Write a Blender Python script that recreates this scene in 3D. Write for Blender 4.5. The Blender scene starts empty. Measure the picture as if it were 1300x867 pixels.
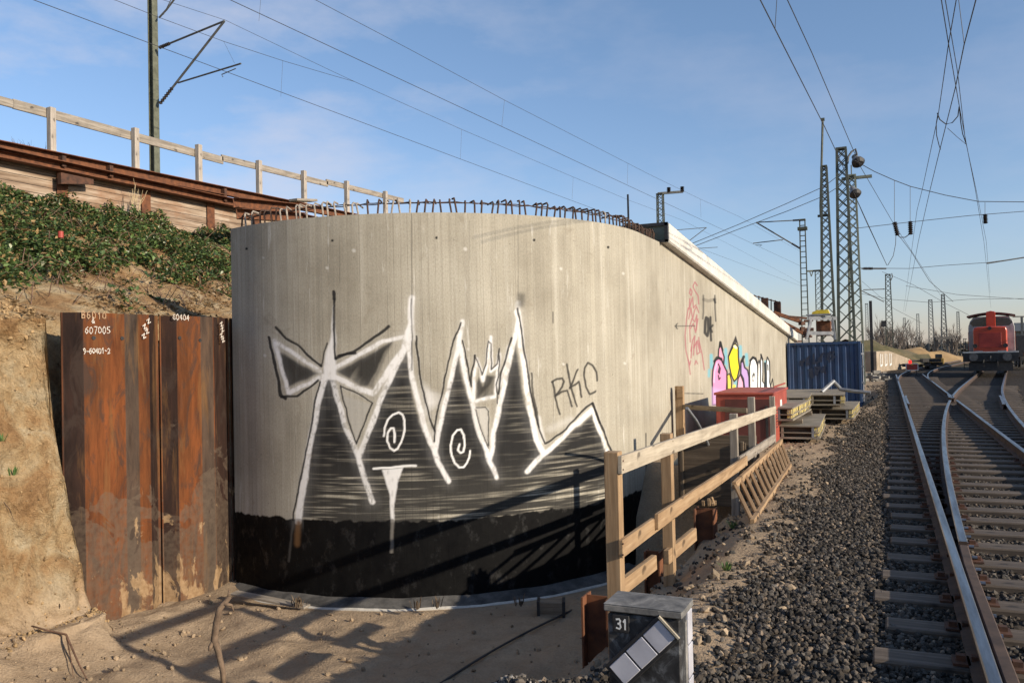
import bpy, math, random
import numpy as np
from mathutils import Vector, Matrix, Quaternion

random.seed(7)
RNG = np.random.default_rng(7)
R = math.radians
S = bpy.context.scene
COL = S.collection

# ------------------------------------------------------------------ camera, sky, sun, exposure
F, ROLL, PITCH, YAW, EYE = 1050.0, 0.022, R(1.0), R(24.4), 1.7
CY, SY = math.cos(YAW), math.sin(YAW)
def cam2w(X, Y, Z=0.0):
    return Vector((X*CY - Y*SY, X*SY + Y*CY, Z))
cam_d = bpy.data.cameras.new('camera'); cam = bpy.data.objects.new('camera', cam_d); COL.objects.link(cam)
cam_d.sensor_width = 36.0; cam_d.lens = F/1300*36.0; cam_d.clip_start = 0.05; cam_d.clip_end = 9000
r0 = cam2w(1, 0); u0 = Vector((SY*math.sin(PITCH), -CY*math.sin(PITCH), math.cos(PITCH)))
fw = Vector((-SY*math.cos(PITCH), CY*math.cos(PITCH), math.sin(PITCH)))
rr = r0*math.cos(ROLL) - u0*math.sin(ROLL); uu = r0*math.sin(ROLL) + u0*math.cos(ROLL)
M = Matrix.Identity(4)
for i in range(3):
    M[i][0], M[i][1], M[i][2] = rr[i], uu[i], -fw[i]
M[0][3], M[1][3], M[2][3] = 0, 0, EYE
cam.matrix_world = M
S.camera = cam

SUN_EL, SUN_AZ = R(20.2), R(100.0)          # azimuth clockwise from +Y (the track direction)
sdir = Vector((math.sin(SUN_AZ)*math.cos(SUN_EL), math.cos(SUN_AZ)*math.cos(SUN_EL), math.sin(SUN_EL)))
sl = bpy.data.lights.new('sun', 'SUN'); sl.energy = 4.8; sl.angle = R(0.55); sl.color = (1.0, 0.86, 0.68)
so = bpy.data.objects.new('sun', sl); COL.objects.link(so); so.location = (40, -5, 30)
so.rotation_euler = sdir.to_track_quat('Z', 'Y').to_euler()
W = bpy.data.worlds.new('World'); S.world = W; W.use_nodes = True
wn, wl = W.node_tree.nodes, W.node_tree.links
wn.clear()
sky = wn.new('ShaderNodeTexSky'); sky.sky_type = 'NISHITA'; sky.sun_disc = False
sky.sun_elevation = SUN_EL; sky.sun_rotation = SUN_AZ; sky.air_density = 1.0; sky.dust_density = 0.35; sky.ozone_density = 2.2
bg = wn.new('ShaderNodeBackground'); bg.inputs[1].default_value = 0.12
wo = wn.new('ShaderNodeOutputWorld')
tc = wn.new('ShaderNodeTexCoord')
mp = wn.new('ShaderNodeMapping'); mp.inputs['Scale'].default_value = (1.0, 1.0, 2.6); mp.inputs['Location'].default_value = (7.7, 0.4, 3.0)
nz = wn.new('ShaderNodeTexNoise'); nz.inputs['Scale'].default_value = 3.6; nz.inputs['Detail'].default_value = 8; nz.inputs['Roughness'].default_value = 0.58
rp = wn.new('ShaderNodeValToRGB'); rp.color_ramp.elements[0].position = 0.48; rp.color_ramp.elements[1].position = 0.68
rp.color_ramp.elements[1].color = (0.66, 0.66, 0.66, 1)
# more cloud towards the west-north-west part of the sky (a direction of the world, not of the picture)
dt = wn.new('ShaderNodeVectorMath'); dt.operation = 'DOT_PRODUCT'; dt.inputs[1].default_value = (-0.86, 0.42, 0.28)
mr = wn.new('ShaderNodeMapRange'); mr.inputs[1].default_value = 0.72; mr.inputs[2].default_value = 1.0; mr.inputs[3].default_value = 0.22; mr.inputs[4].default_value = 1.0
mul = wn.new('ShaderNodeMath'); mul.operation = 'MULTIPLY'
mix = wn.new('ShaderNodeMixRGB'); mix.inputs[2].default_value = (4.6, 4.6, 5.2, 1)
tint = wn.new('ShaderNodeMixRGB'); tint.blend_type = 'MULTIPLY'; tint.inputs[0].default_value = 1.0; tint.inputs[2].default_value = (1.0, 1.0, 1.0, 1)
sz_ = wn.new('ShaderNodeSeparateXYZ'); hr = wn.new('ShaderNodeValToRGB'); hr.color_ramp.elements[0].position = 0.0; hr.color_ramp.elements[0].color = (0.80, 0.76, 0.95, 1); hr.color_ramp.elements[1].position = 0.45; hr.color_ramp.elements[1].color = (1.06, 1.08, 1.12, 1); e_ = hr.color_ramp.elements.new(0.14); e_.color = (0.95, 0.94, 1.04, 1)
wl.new(tc.outputs['Generated'], sz_.inputs[0]); wl.new(sz_.outputs[2], hr.inputs[0]); wl.new(hr.outputs[0], tint.inputs[2])
wl.new(tc.outputs['Generated'], mp.inputs[0]); wl.new(mp.outputs[0], nz.inputs['Vector']); wl.new(nz.outputs[0], rp.inputs[0])
wl.new(tc.outputs['Generated'], dt.inputs[0]); wl.new(dt.outputs['Value'], mr.inputs[0])
wl.new(rp.outputs[0], mul.inputs[0]); wl.new(mr.outputs[0], mul.inputs[1]); wl.new(mul.outputs[0], mix.inputs[0])
wl.new(sky.outputs[0], tint.inputs[1]); wl.new(tint.outputs[0], mix.inputs[1]); wl.new(mix.outputs[0], bg.inputs[0]); wl.new(bg.outputs[0], wo.inputs[0])
S.view_settings.view_transform = 'Standard'; S.view_settings.look = 'None'; S.view_settings.gamma = 1.0
S.view_settings.use_curve_mapping = False; S.view_settings.exposure = 0.35

# ------------------------------------------------------------------ from a measured direction to a place in the world
def ray(u, v):
    x = (u-650)/F; y = -(v-433.5)/F; c, s = math.cos(ROLL), math.sin(ROLL)
    X = x*c + y*s; Y = -x*s + y*c
    return cam2w(X, math.cos(PITCH)-Y*math.sin(PITCH), math.sin(PITCH)+Y*math.cos(PITCH))
O = Vector((0, 0, EYE))
def on_z(u, v, z):
    d = ray(u, v); return O + d*((z-EYE)/d.z)
def on_x(u, v, x):
    d = ray(u, v); return O + d*(x/d.x)
def on_y(u, v, y):
    d = ray(u, v); return O + d*(y/d.y)
def at_d(u, v, D):
    d = ray(u, v); return O + d*(D/d.dot(Vector((-SY, CY, 0))))
def on_plane(u, v, P, n):
    d = ray(u, v); return O + d*((P-O).dot(n)/d.dot(n))
def w2px(x, y, z):                                   # numpy: world to photograph pixels (used to scale measured artwork onto the wall)
    X = x*CY + y*SY; Y = -x*SY + y*CY; Z = z-EYE
    cp, sp = math.cos(PITCH), math.sin(PITCH)
    d = Y*cp + Z*sp; h = -Y*sp + Z*cp
    a = X/d; b = h/d; c, s = math.cos(ROLL), math.sin(ROLL)
    return 650 + F*(a*c - b*s), 433.5 - F*(a*s + b*c)

# ------------------------------------------------------------------ objects
def tag(o, label=None, cat=None, group=None, kind=None):
    if label: o['label'] = label
    if cat: o['category'] = cat
    if group: o['group'] = group
    if kind: o['kind'] = kind
    return o
LOC = {}
def thing(name, label, cat, loc=(0, 0, 0), group=None):
    o = bpy.data.objects.new(name, None); COL.objects.link(o); o.location = loc; o.empty_display_size = 0.2
    LOC[o.name] = Vector(loc)
    return tag(o, label, cat, group)
def link_mesh(name, me, mats, parent=None, loc=None):
    o = bpy.data.objects.new(name, me); COL.objects.link(o)
    for m in (mats if isinstance(mats, (list, tuple)) else [mats]): me.materials.append(m)
    if parent is not None:
        o.parent = parent; LOC[o.name] = Vector((0, 0, 0)) if loc is None else loc
    return o
def root_loc(parent):
    p = parent
    while p.parent is not None: p = p.parent
    return LOC.get(p.name, Vector((0, 0, 0)))
def copy_tree(o, parent=None):
    c = o.copy(); COL.objects.link(c)
    if parent is not None: c.parent = parent
    for ch in list(o.children): copy_tree(ch, c)
    return c

class MB:
    def __init__(s): s.v = []; s.f = []; s.m = []
    def add(s, vs, fs, mi=0):
        n = len(s.v); s.v += [tuple(p) for p in vs]; s.f += [tuple(i+n for i in f) for f in fs]; s.m += [mi]*len(fs); return s
    def box(s, c, d, rz=0.0, mi=0, rot=None):
        c = Vector(c); hx, hy, hz = d[0]/2, d[1]/2, d[2]/2
        q = rot if rot is not None else Matrix.Rotation(rz, 3, 'Z')
        vs = [c + q @ Vector((x*hx, y*hy, z*hz)) for x in (-1, 1) for y in (-1, 1) for z in (-1, 1)]
        return s.add(vs, [(0, 1, 3, 2), (4, 6, 7, 5), (0, 4, 5, 1), (2, 3, 7, 6), (0, 2, 6, 4), (1, 5, 7, 3)], mi)
    def bar(s, a, b, w, h, up=(0, 0, 1), w2=None, h2=None, mi=0):
        a, b = Vector(a), Vector(b); d = (b-a).normalized(); up = Vector(up)
        if abs(d.dot(up)) > 0.98: up = Vector((0, 1, 0))
        sd = d.cross(up).normalized(); up = sd.cross(d).normalized()
        w2 = w if w2 is None else w2; h2 = h if h2 is None else h2
        vs = []
        for p, ww, hh in ((a, w, h), (b, w2, h2)):
            vs += [p - sd*ww/2 - up*hh/2, p + sd*ww/2 - up*hh/2, p + sd*ww/2 + up*hh/2, p - sd*ww/2 + up*hh/2]
        return s.add(vs, [(0, 1, 2, 3), (7, 6, 5, 4), (0, 4, 5, 1), (1, 5, 6, 2), (2, 6, 7, 3), (3, 7, 4, 0)], mi)
    def tube(s, pts, r, n=6, mi=0):
        pts = [Vector(p) for p in pts]; rs = r if isinstance(r, (list, tuple)) else [r]*len(pts); vs = []; prev = None
        for i, p in enumerate(pts):
            d = (pts[min(i+1, len(pts)-1)] - pts[max(i-1, 0)]).normalized()
            if prev is None:
                up = Vector((0, 0, 1)) if abs(d.z) < 0.95 else Vector((1, 0, 0)); sd = d.cross(up).normalized()
            else:
                sd = (prev - d*prev.dot(d)).normalized()
            prev = sd; up = sd.cross(d)
            vs += [p + (sd*math.cos(2*math.pi*k/n) + up*math.sin(2*math.pi*k/n))*rs[i] for k in range(n)]
        fs = [(i*n+k, i*n+(k+1) % n, (i+1)*n+(k+1) % n, (i+1)*n+k) for i in range(len(pts)-1) for k in range(n)]
        fs += [tuple(range(n))[::-1], tuple((len(pts)-1)*n+k for k in range(n))]
        return s.add(vs, fs, mi)
    def cyl(s, a, b, r, n=16, mi=0): return s.tube([a, b], r, n, mi)
    def lathe(s, c, axis, prof, n=14, mi=0):            # prof: (distance along axis, radius)
        c, axis = Vector(c), Vector(axis).normalized()
        return s.tube([c + axis*t for t, _ in prof], [max(r_, 1e-4) for _, r_ in prof], n, mi)
    def prism(s, poly, a, b, mi=0):                      # poly: list of Vector points; extruded by b-a
        d = Vector(b) - Vector(a); n = len(poly); vs = [Vector(p) for p in poly] + [Vector(p)+d for p in poly]
        fs = [tuple(range(n))[::-1], tuple(range(n, 2*n))] + [(i, (i+1) % n, n+(i+1) % n, n+i) for i in range(n)]
        return s.add(vs, fs, mi)
    def build(s, name, mats, parent=None, smooth=False, bevel=0.0, seg=1):
        off = root_loc(parent) if parent is not None else Vector((0, 0, 0))
        me = bpy.data.meshes.new(name); me.from_pydata([tuple(Vector(p)-off) for p in s.v], [], s.f)
        if any(s.m): me.polygons.foreach_set('material_index', s.m)
        if smooth: me.polygons.foreach_set('use_smooth', [True]*len(me.polygons))
        me.validate(); me.update()
        o = link_mesh(name, me, mats, parent)
        if bevel:
            b = o.modifiers.new('bevel', 'BEVEL'); b.width = bevel; b.segments = seg; b.limit_method = 'ANGLE'
        return o
def beam(name, a, b, w, h, mat, parent=None, up=(0, 0, 1), bevel=0.004, warp=0.0):
    """one timber or steel length, its mesh lying along its own X axis so that the grain runs along it"""
    a, b = Vector(a), Vector(b); d = (b-a); L = d.length; d.normalize(); up = Vector(up)
    if abs(d.dot(up)) > 0.98: up = Vector((0, 1, 0))
    yv = up.cross(d).normalized(); zv = d.cross(yv)
    n = max(2, int(L/0.5)) if warp else 2
    mb = MB(); vs = []; fs = []
    ph = random.random()*6
    for i in range(n):
        t = i/(n-1); oy = warp*math.sin(ph+t*3.0); oz = warp*math.sin(ph*2+t*4.1)
        vs += [(t*L, oy-w/2, oz-h/2), (t*L, oy+w/2, oz-h/2), (t*L, oy+w/2, oz+h/2), (t*L, oy-w/2, oz+h/2)]
    for i in range(n-1):
        fs += [(i*4+k, i*4+(k+1) % 4, i*4+4+(k+1) % 4, i*4+4+k) for k in range(4)]
    fs += [(3, 2, 1, 0), tuple((n-1)*4+k for k in range(4))]
    mb.add(vs, fs); me = bpy.data.meshes.new(name); me.from_pydata(mb.v, [], mb.f); me.update()
    o = link_mesh(name, me, mat, parent)
    off = root_loc(parent) if parent is not None else Vector((0, 0, 0))
    o.location = a-off; o.rotation_mode = 'QUATERNION'
    o.rotation_quaternion = Matrix((d, yv, zv)).transposed().to_quaternion()
    if bevel:
        bm = o.modifiers.new('bevel', 'BEVEL'); bm.width = bevel; bm.segments = 1; bm.limit_method = 'ANGLE'
    return o
def np_mesh(name, verts, faces, mats, parent=None, smooth=False):
    me = bpy.data.meshes.new(name); nv, nf, k = len(verts), len(faces), faces.shape[1]
    me.vertices.add(nv); me.vertices.foreach_set('co', np.ascontiguousarray(verts, dtype=np.float32).ravel())
    me.loops.add(nf*k); me.loops.foreach_set('vertex_index', np.ascontiguousarray(faces, dtype=np.int32).ravel())
    me.polygons.add(nf); me.polygons.foreach_set('loop_start', np.arange(0, nf*k, k, dtype=np.int32))
    me.polygons.foreach_set('use_smooth', np.full(nf, smooth, dtype=bool))
    me.update(calc_edges=True)
    return link_mesh(name, me, mats, parent)
def set_attr(o, name, arr, domain='POINT'):
    a = o.data.color_attributes.new(name, 'FLOAT_COLOR', domain); a.data.foreach_set('color', np.ascontiguousarray(arr, dtype=np.float32).ravel())
def grid_faces(nx, ny, off=0):
    i, j = np.meshgrid(np.arange(nx-1), np.arange(ny-1), indexing='ij'); a = (i*ny+j).ravel()
    return np.stack([a, a+ny, a+ny+1, a+1], 1) + off

# ------------------------------------------------------------------ noise
def _h(i, j, k):
    n = (i.astype(np.int64)*374761393 + j.astype(np.int64)*668265263 + k*1274126177) & 0x7fffffff
    n = ((n ^ (n >> 13))*1274126177) & 0x7fffffff
    return ((n ^ (n >> 16)) & 0xffff)/65535.0
def vn(x, y, k=0):
    xi, yi = np.floor(x), np.floor(y); fx, fy = x-xi, y-yi; fx = fx*fx*(3-2*fx); fy = fy*fy*(3-2*fy)
    a, b, c, d = _h(xi, yi, k), _h(xi+1, yi, k), _h(xi, yi+1, k), _h(xi+1, yi+1, k)
    return (a*(1-fx)+b*fx)*(1-fy) + (c*(1-fx)+d*fx)*fy
def fbm(x, y, k=0, o=4):
    t = 0; a = 0.5; s = 0
    for i in range(o):
        t = t + a*vn(x*2**i, y*2**i, k+i*17); s += a; a *= 0.5
    return t/s
def ss(a, b, x):
    t = np.clip((x-a)/(b-a), 0, 1); return t*t*(3-2*t)

# ------------------------------------------------------------------ materials
class NT:
    def __init__(s, name):
        s.m = bpy.data.materials.new(name); s.m.use_nodes = True; s.n = s.m.node_tree.nodes; s.l = s.m.node_tree.links
        s.n.clear(); s.out = s.n.new('ShaderNodeOutputMaterial'); s.b = s.n.new('ShaderNodeBsdfPrincipled'); s.l.new(s.b.outputs[0], s.out.inputs[0])
        s.tc = s.n.new('ShaderNodeTexCoord')
    def vec(s, scale=(1, 1, 1), src='Object'):
        mp = s.n.new('ShaderNodeMapping'); mp.inputs['Scale'].default_value = scale; s.l.new(s.tc.outputs[src], mp.inputs[0]); return mp.outputs[0]
    def noise(s, scale, detail=4, rough=0.55, stretch=(1, 1, 1), src='Object', dist=0.0):
        n = s.n.new('ShaderNodeTexNoise'); n.inputs['Scale'].default_value = scale; n.inputs['Detail'].default_value = detail
        n.inputs['Roughness'].default_value = rough; n.inputs['Distortion'].default_value = dist; s.l.new(s.vec(stretch, src), n.inputs['Vector']); return n.outputs[0]
    def ramp(s, fac, stops):
        r = s.n.new('ShaderNodeValToRGB'); e = r.color_ramp.elements
        while len(e) < len(stops): e.new(0.5)
        for i, (p, c) in enumerate(stops):
            e[i].position = p; e[i].color = (*c, 1) if len(c) == 3 else c
        s.l.new(fac, r.inputs[0]); return r.outputs[0]
    def mix(s, fac, a, b, mode='MIX'):
        m = s.n.new('ShaderNodeMixRGB'); m.blend_type = mode
        for k, v in ((0, fac), (1, a), (2, b)):
            if hasattr(v, 'links') or hasattr(v, 'is_linked'): s.l.new(v, m.inputs[k])
            elif isinstance(v, (int, float)): m.inputs[k].default_value = v if k == 0 else (v, v, v, 1)
            else: m.inputs[k].default_value = (*v, 1)
        return m.outputs[0]
    def math(s, op, a, b=None, c=None):
        m = s.n.new('ShaderNodeMath'); m.operation = op
        for k, v in enumerate((a, b, c)):
            if v is None: continue
            if isinstance(v, (int, float)): m.inputs[k].default_value = v
            else: s.l.new(v, m.inputs[k])
        return m.outputs[0]
    def attr(s, name):
        a = s.n.new('ShaderNodeAttribute'); a.attribute_name = name; return a
    def set(s, key, v):
        if isinstance(v, (int, float)): s.b.inputs[key].default_value = v
        elif isinstance(v, tuple): s.b.inputs[key].default_value = (*v, 1) if len(v) == 3 else v
        else: s.l.new(v, s.b.inputs[key])
        return s
    def bump(s, h, strength=0.4, dist=0.01):
        b = s.n.new('ShaderNodeBump'); b.inputs['Strength'].default_value = strength; b.inputs['Distance'].default_value = dist
        s.l.new(h, b.inputs['Height']); s.l.new(b.outputs[0], s.b.inputs['Normal']); return s
def pm(name, c1, c2, scale=6, rough=0.8, bump=0.3, dist=0.006, stretch=(1, 1, 1), metallic=0.0, lo=0.35, hi=0.68, fine=0.0):
    t = NT(name); n = t.noise(scale, 6, 0.6, stretch); c = t.ramp(n, [(lo, c1), (hi, c2)])
    if fine:
        g = t.noise(scale*9, 3, 0.6, stretch); c = t.mix(fine, c, t.ramp(g, [(0.3, (0.25, 0.25, 0.25)), (0.7, (1.0, 1.0, 1.0))]), 'MULTIPLY')
    t.set('Base Color', c).set('Roughness', rough).set('Metallic', metallic)
    if bump: t.bump(t.noise(scale*4, 5, 0.6, stretch), bump, dist)
    return t.m
def wood(name, dark, mid, light, wear=0.5):
    t = NT(name); g = t.noise(22, 5, 0.65, (0.06, 1, 1), dist=0.6); c = t.ramp(g, [(0.28, dark), (0.5, mid), (0.72, light)])
    b = t.noise(3.0, 4, 0.6); c = t.mix(t.math('MULTIPLY', t.ramp(b, [(0.42, (0, 0, 0)), (0.75, (1, 1, 1))]), wear), c, tuple(x*0.45 for x in mid))
    k = t.noise(7, 2, 0.4, (0.5, 1, 1)); c = t.mix(t.ramp(k, [(0.70, (0, 0, 0)), (0.76, (0.8, 0.8, 0.8))]), c, tuple(x*0.3 for x in dark))
    t.set('Base Color', c).set('Roughness', 0.85).bump(g, 0.5, 0.004)
    return t.m
MT = {}
MT['fence_wood'] = wood('fence_wood', (0.19, 0.115, 0.055), (0.33, 0.215, 0.115), (0.44, 0.31, 0.18), 0.35)
MT['pale_wood'] = wood('pale_wood', (0.27, 0.22, 0.16), (0.42, 0.36, 0.27), (0.55, 0.48, 0.37), 0.35)
MT['grey_wood'] = wood('grey_wood', (0.14, 0.115, 0.09), (0.27, 0.235, 0.19), (0.40, 0.36, 0.305), 0.5)
MT['old_wood'] = wood('old_wood', (0.10, 0.075, 0.05), (0.21, 0.165, 0.115), (0.33, 0.27, 0.20), 0.6)
MT['sleeper_wood'] = wood('sleeper_wood', (0.045, 0.032, 0.023), (0.105, 0.080, 0.058), (0.22, 0.175, 0.135), 0.8)
MT['rust'] = pm('rust', (0.055, 0.022, 0.012), (0.20, 0.075, 0.03), 7, 0.88, 0.5, 0.004, lo=0.3, hi=0.7)
MT['dark_rust'] = pm('dark_rust', (0.035, 0.018, 0.012), (0.12, 0.05, 0.025), 8, 0.85, 0.4, 0.003)
MT['rebar'] = pm('rebar', (0.028, 0.018, 0.013), (0.10, 0.05, 0.028), 14, 0.8, 0.3, 0.002)
MT['limed_rebar'] = pm('limed_rebar', (0.18, 0.14, 0.11), (0.42, 0.38, 0.32), 14, 0.85, 0.3, 0.002)
MT['mast_green'] = pm('mast_green', (0.045, 0.055, 0.042), (0.10, 0.11, 0.085), 5, 0.7, 0.2, 0.003)
MT['mast_pale'] = pm('mast_pale', (0.13, 0.15, 0.11), (0.24, 0.25, 0.19), 5, 0.7, 0.2, 0.003)
MT['mast_grey'] = pm('mast_grey', (0.055, 0.06, 0.06), (0.11, 0.115, 0.115), 5, 0.7, 0.2, 0.003)
MT['wire'] = pm('wire', (0.025, 0.027, 0.03), (0.05, 0.05, 0.055), 4, 0.6, 0)
MT['insulator'] = pm('insulator', (0.018, 0.014, 0.012), (0.04, 0.03, 0.025), 6, 0.35, 0)
MT['concrete_light'] = pm('concrete_light', (0.44, 0.42, 0.37), (0.62, 0.60, 0.54), 2.5, 0.85, 0.3, 0.004, fine=0.25)
MT['concrete_grey'] = pm('concrete_grey', (0.20, 0.19, 0.17), (0.33, 0.31, 0.27), 5, 0.9, 0.4, 0.006, fine=0.3)
MT['black_steel'] = pm('black_steel', (0.012, 0.012, 0.013), (0.035, 0.034, 0.034), 6, 0.55, 0.2, 0.003)
MT['grey_steel'] = pm('grey_steel', (0.17, 0.18, 0.19), (0.30, 0.31, 0.32), 5, 0.5, 0.2, 0.002, metallic=0.3)
MT['white_paint'] = pm('white_paint', (0.60, 0.60, 0.57), (0.78, 0.78, 0.75), 6, 0.6, 0.1, 0.002)
MT['yellow_paint'] = pm('yellow_paint', (0.48, 0.34, 0.02), (0.66, 0.50, 0.04), 6, 0.6, 0.1, 0.002)
MT['red_paint'] = pm('red_paint', (0.26, 0.035, 0.022), (0.42, 0.06, 0.04), 4, 0.55, 0.15, 0.003)
MT['glass'] = pm('glass', (0.02, 0.025, 0.03), (0.05, 0.055, 0.06), 4, 0.08, 0)
# ------------------------------------------------------------------ the ground (x right of the track, y along it, rail top at z = 0)
def zfun(x, y, detail=True):
    x = np.asarray(x, float); y = np.asarray(y, float)
    n1 = fbm(x*0.9, y*0.9, 3, 3) - 0.5; n2 = fbm(x*3.1, y*3.1, 5, 3) - 0.5
    z = -0.22 + 0*x
    z = z - 0.05*ss(0.6, -1.2, x)*0 + 0.03*n1
    strip = ss(-0.75, -1.25, x)*ss(2.5, 3.6, y)*(1-ss(60, 80, y))
    z = z + strip*(0.03 + 0.10*n1 + 0.07*n2)
    rim = -2.02 + 0.16*(fbm(y*1.1, y*0+2.0, 9, 3) - 0.5)
    a = ss(0, -0.55, x-rim); b = ss(3.25, 4.35, y - 0.27*(x+4.2) + 0.3*n1); c = 1 - ss(12.4, 14.0, y)*ss(-4.4, -4.0, x)
    pit = a*b*c
    z = z - (1-pit)*0.32*ss(-1.35, -2.05, x)*ss(4.2, 5.2, y)*(1-ss(12.5, 14, y))*ss(-8, -6, x) - 1.53*pit + pit*(0.10*n1 + 0.05*n2)
    wd_ = np.hypot(x+7.9, y-13.7) - 4.1; z = np.where(pit > 0.5, z + (-1.742 - z)*ss(0.75, 0.30, wd_)*(y < 14), z)
    nearrim = ss(4.6, 3.3, y - 0.27*(x+4.2))*ss(-1.2, -2.6, x)
    z = z + 0.03*nearrim*n2 + 0.0*nearrim
    z = z - 0.42*ss(29, 31.5, y)*ss(-0.3, -1.1, x)*(x > -3.9)*(1-ss(39, 43, y))
    # the cut bank on the left and the slope above it
    pile = ss(7.06, 7.20, y)
    x0 = -9.15 - 0.72*pile + (1-pile)*(0.22*(fbm(y*0.8, y*0+7, 21, 3)-0.5)) 
    np_ = np.exp(-((y-7.0)/0.8)**2)*(1-pile); x0 = x0 - 0.20*np_; wd = 0.55 - 0.25*pile - 0.27*np_
    t = np.clip((x0-x)/wd, 0, 1)
    cl = t*t*(3-2*t)*0.8 + t*0.2
    base = np.minimum(z, -1.72 + 0.0*x)
    toe = 0.32*ss(-8.2, -9.2, x)*(1-pile*0.75)*ss(3, 4.5, y)
    z = np.where(x < -7.5, z + toe*pit, z)
    top = 2.30 + 0.1*n1
    zc = z + (top - z)*cl
    slope = np.maximum(0, (x0-wd) - x)*0.415
    zs = np.minimum(zc + slope, 5.55) + (x < x0-wd)*(0.35*n1 + 0.12*n2)*np.clip(slope*2, 0, 1)
    z = np.where(x < x0, zs, z)
    z = np.where(x < -17.55, 6.2 + 0.05*n1, z)
    ramp_end = 1 - ss(60, 130, y)
    z = np.where(x < -8.5, -0.22 + (z+0.22)*ramp_end, z)
    return z
def axis(segs):
    out = []
    for a, b, st in segs:
        n = max(1, int(round((b-a)/st))); out += list(np.linspace(a, b, n, endpoint=False))
    return np.array(out + [segs[-1][1]])
xs = axis([(-3200, -400, 400), (-400, -60, 40), (-60, -20, 2.5), (-20, -10.6, 0.14), (-10.6, -10.3, 0.04), (-10.3, -10.05, 0.014), (-10.05, -9.1, 0.006), (-9.1, -8.9, 0.014), (-8.9, -8.6, 0.04), (-8.6, -3.2, 0.085), (-3.2, -0.6, 0.05), (-0.6, 4, 0.12), (4, 14, 0.5), (14, 60, 4), (60, 400, 40), (400, 3200, 400)])
ys = axis([(-300, -20, 40), (-20, 2, 1.2), (2, 3, 0.055), (3, 7.5, 0.03), (7.5, 10.5, 0.05), (10.5, 14, 0.06), (14, 24, 0.15), (24, 60, 0.6), (60, 200, 5), (200, 1000, 80), (1000, 4200, 400)])
GX, GY = np.meshgrid(xs, ys, indexing='ij'); GZ = zfun(GX, GY)
# the cut face is rough sideways too
cliff_w = ss(-8.7, -9.1, GX)*ss(-10.4, -9.9, GX)*(1-0.9*ss(7.05, 7.3, GY))*ss(0, 2, GY)*(GY < 8)
GXX = GX + cliff_w*(0.46*(fbm(GY*1.5, GZ*0.9, 31, 4)-0.5) - 0.34*np.abs(fbm(GY*2.6, GZ*1.2, 37, 4)-0.5) + 0.20*(fbm(GY*6, GZ*4, 33, 4)-0.5) + 0.12*(fbm(GY*17, GZ*13, 35, 4)-0.5))
nearp = np.exp(-((GY-6.75)/0.5)**2)*(GY < 7.25)*ss(-8.7, -9.1, GX)*ss(-10.4, -9.9, GX)
GXX = GXX - 0.24*nearp*ss(0.7, 1.3, GZ)*ss(2.4, 1.9, GZ) + 0.16*nearp*ss(0.6, -1.2, GZ)
GYY = GY + 0.27*ss(0.9, -1.5, GZ)*ss(6.5, 7.0, GY)*ss(7.5, 7.15, GY)*ss(-8.7, -9.1, GX)*ss(-10.6, -10.2, GX)
gv = np.stack([GXX, GYY, GZ], -1).reshape(-1, 3)
def ground_masks(x, y, z):
    n = fbm(x*1.3, y*1.3, 41, 4); n2 = fbm(x*4, y*4, 43, 3)
    ball = ss(-1.30, -0.62, x + 0.9*(n-0.5) + 0.35*(n2-0.5)) * ss(-0.6, -0.35, z)
    ball = np.maximum(ball, ss(-0.42, -0.28, z)*ss(4.6, 3.7, y - 0.27*(x+4.2) + 0.6*(n2-0.5))*(x > -9))
    soil = ss(-1.4, -0.6, z)*(x < -8.6)
    ball = ball*(1 - 0.9*ss(21, 27, y)*ss(0.05, -0.45, x + 0.5*(n-0.5))*(x < 1))
    far = ss(70, 110, np.hypot(x, y))
    return ball, soil, far
bm_, sm_, fm_ = ground_masks(GX.ravel(), GY.ravel(), GZ.ravel())
t = NT('ground_earth'); a = t.attr('gm'); sep = t.n.new('ShaderNodeSeparateColor'); t.l.new(a.outputs['Color'], sep.inputs[0])
big = t.noise(0.9, 6, 0.6); mid = t.noise(5, 6, 0.65); fin = t.noise(38, 4, 0.6)
sand = t.mix(0.5, t.ramp(big, [(0.35, (0.31, 0.23, 0.15)), (0.65, (0.44, 0.335, 0.225))]), t.ramp(mid, [(0.3, (0.29, 0.21, 0.135)), (0.7, (0.45, 0.345, 0.235))]))
sand = t.mix(0.35, sand, t.ramp(fin, [(0.35, (0.45, 0.45, 0.45)), (0.65, (1, 1, 1))]), 'MULTIPLY')
soil_n = t.noise(1.5, 7, 0.62, dist=0.8)
soil = t.ramp(soil_n, [(0.30, (0.31, 0.175, 0.08)), (0.43, (0.47, 0.29, 0.14)), (0.54, (0.56, 0.40, 0.22)), (0.68, (0.64, 0.53, 0.35))])
soil = t.mix(0.5, soil, t.ramp(t.noise(7, 8, 0.75, dist=0.5), [(0.36, (0.30, 0.26, 0.22)), (0.52, (0.95, 0.95, 0.95)), (0.7, (1.1, 1.1, 1.1))]), 'MULTIPLY')  # dark spots put crevice shade into the soil colour
soil = t.mix(0.3, soil, t.ramp(fin, [(0.35, (0.5, 0.5, 0.5)), (0.65, (1, 1, 1))]), 'MULTIPLY')
vor = t.n.new('ShaderNodeTexVoronoi'); vor.inputs['Scale'].default_value = 22; t.l.new(t.vec(), vor.inputs['Vector'])
ball = t.ramp(vor.outputs['Color'], [(0.2, (0.030, 0.024, 0.019)), (0.5, (0.072, 0.057, 0.044)), (0.85, (0.14, 0.115, 0.09))])
ball = t.mix(t.ramp(vor.outputs['Distance'], [(0.25, (0, 0, 0)), (0.6, (0.8, 0.8, 0.8))]), ball, (0.02, 0.017, 0.015))
grass = t.ramp(t.noise(0.05, 5, 0.6), [(0.4, (0.10, 0.085, 0.045)), (0.6, (0.16, 0.125, 0.08))])
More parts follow.
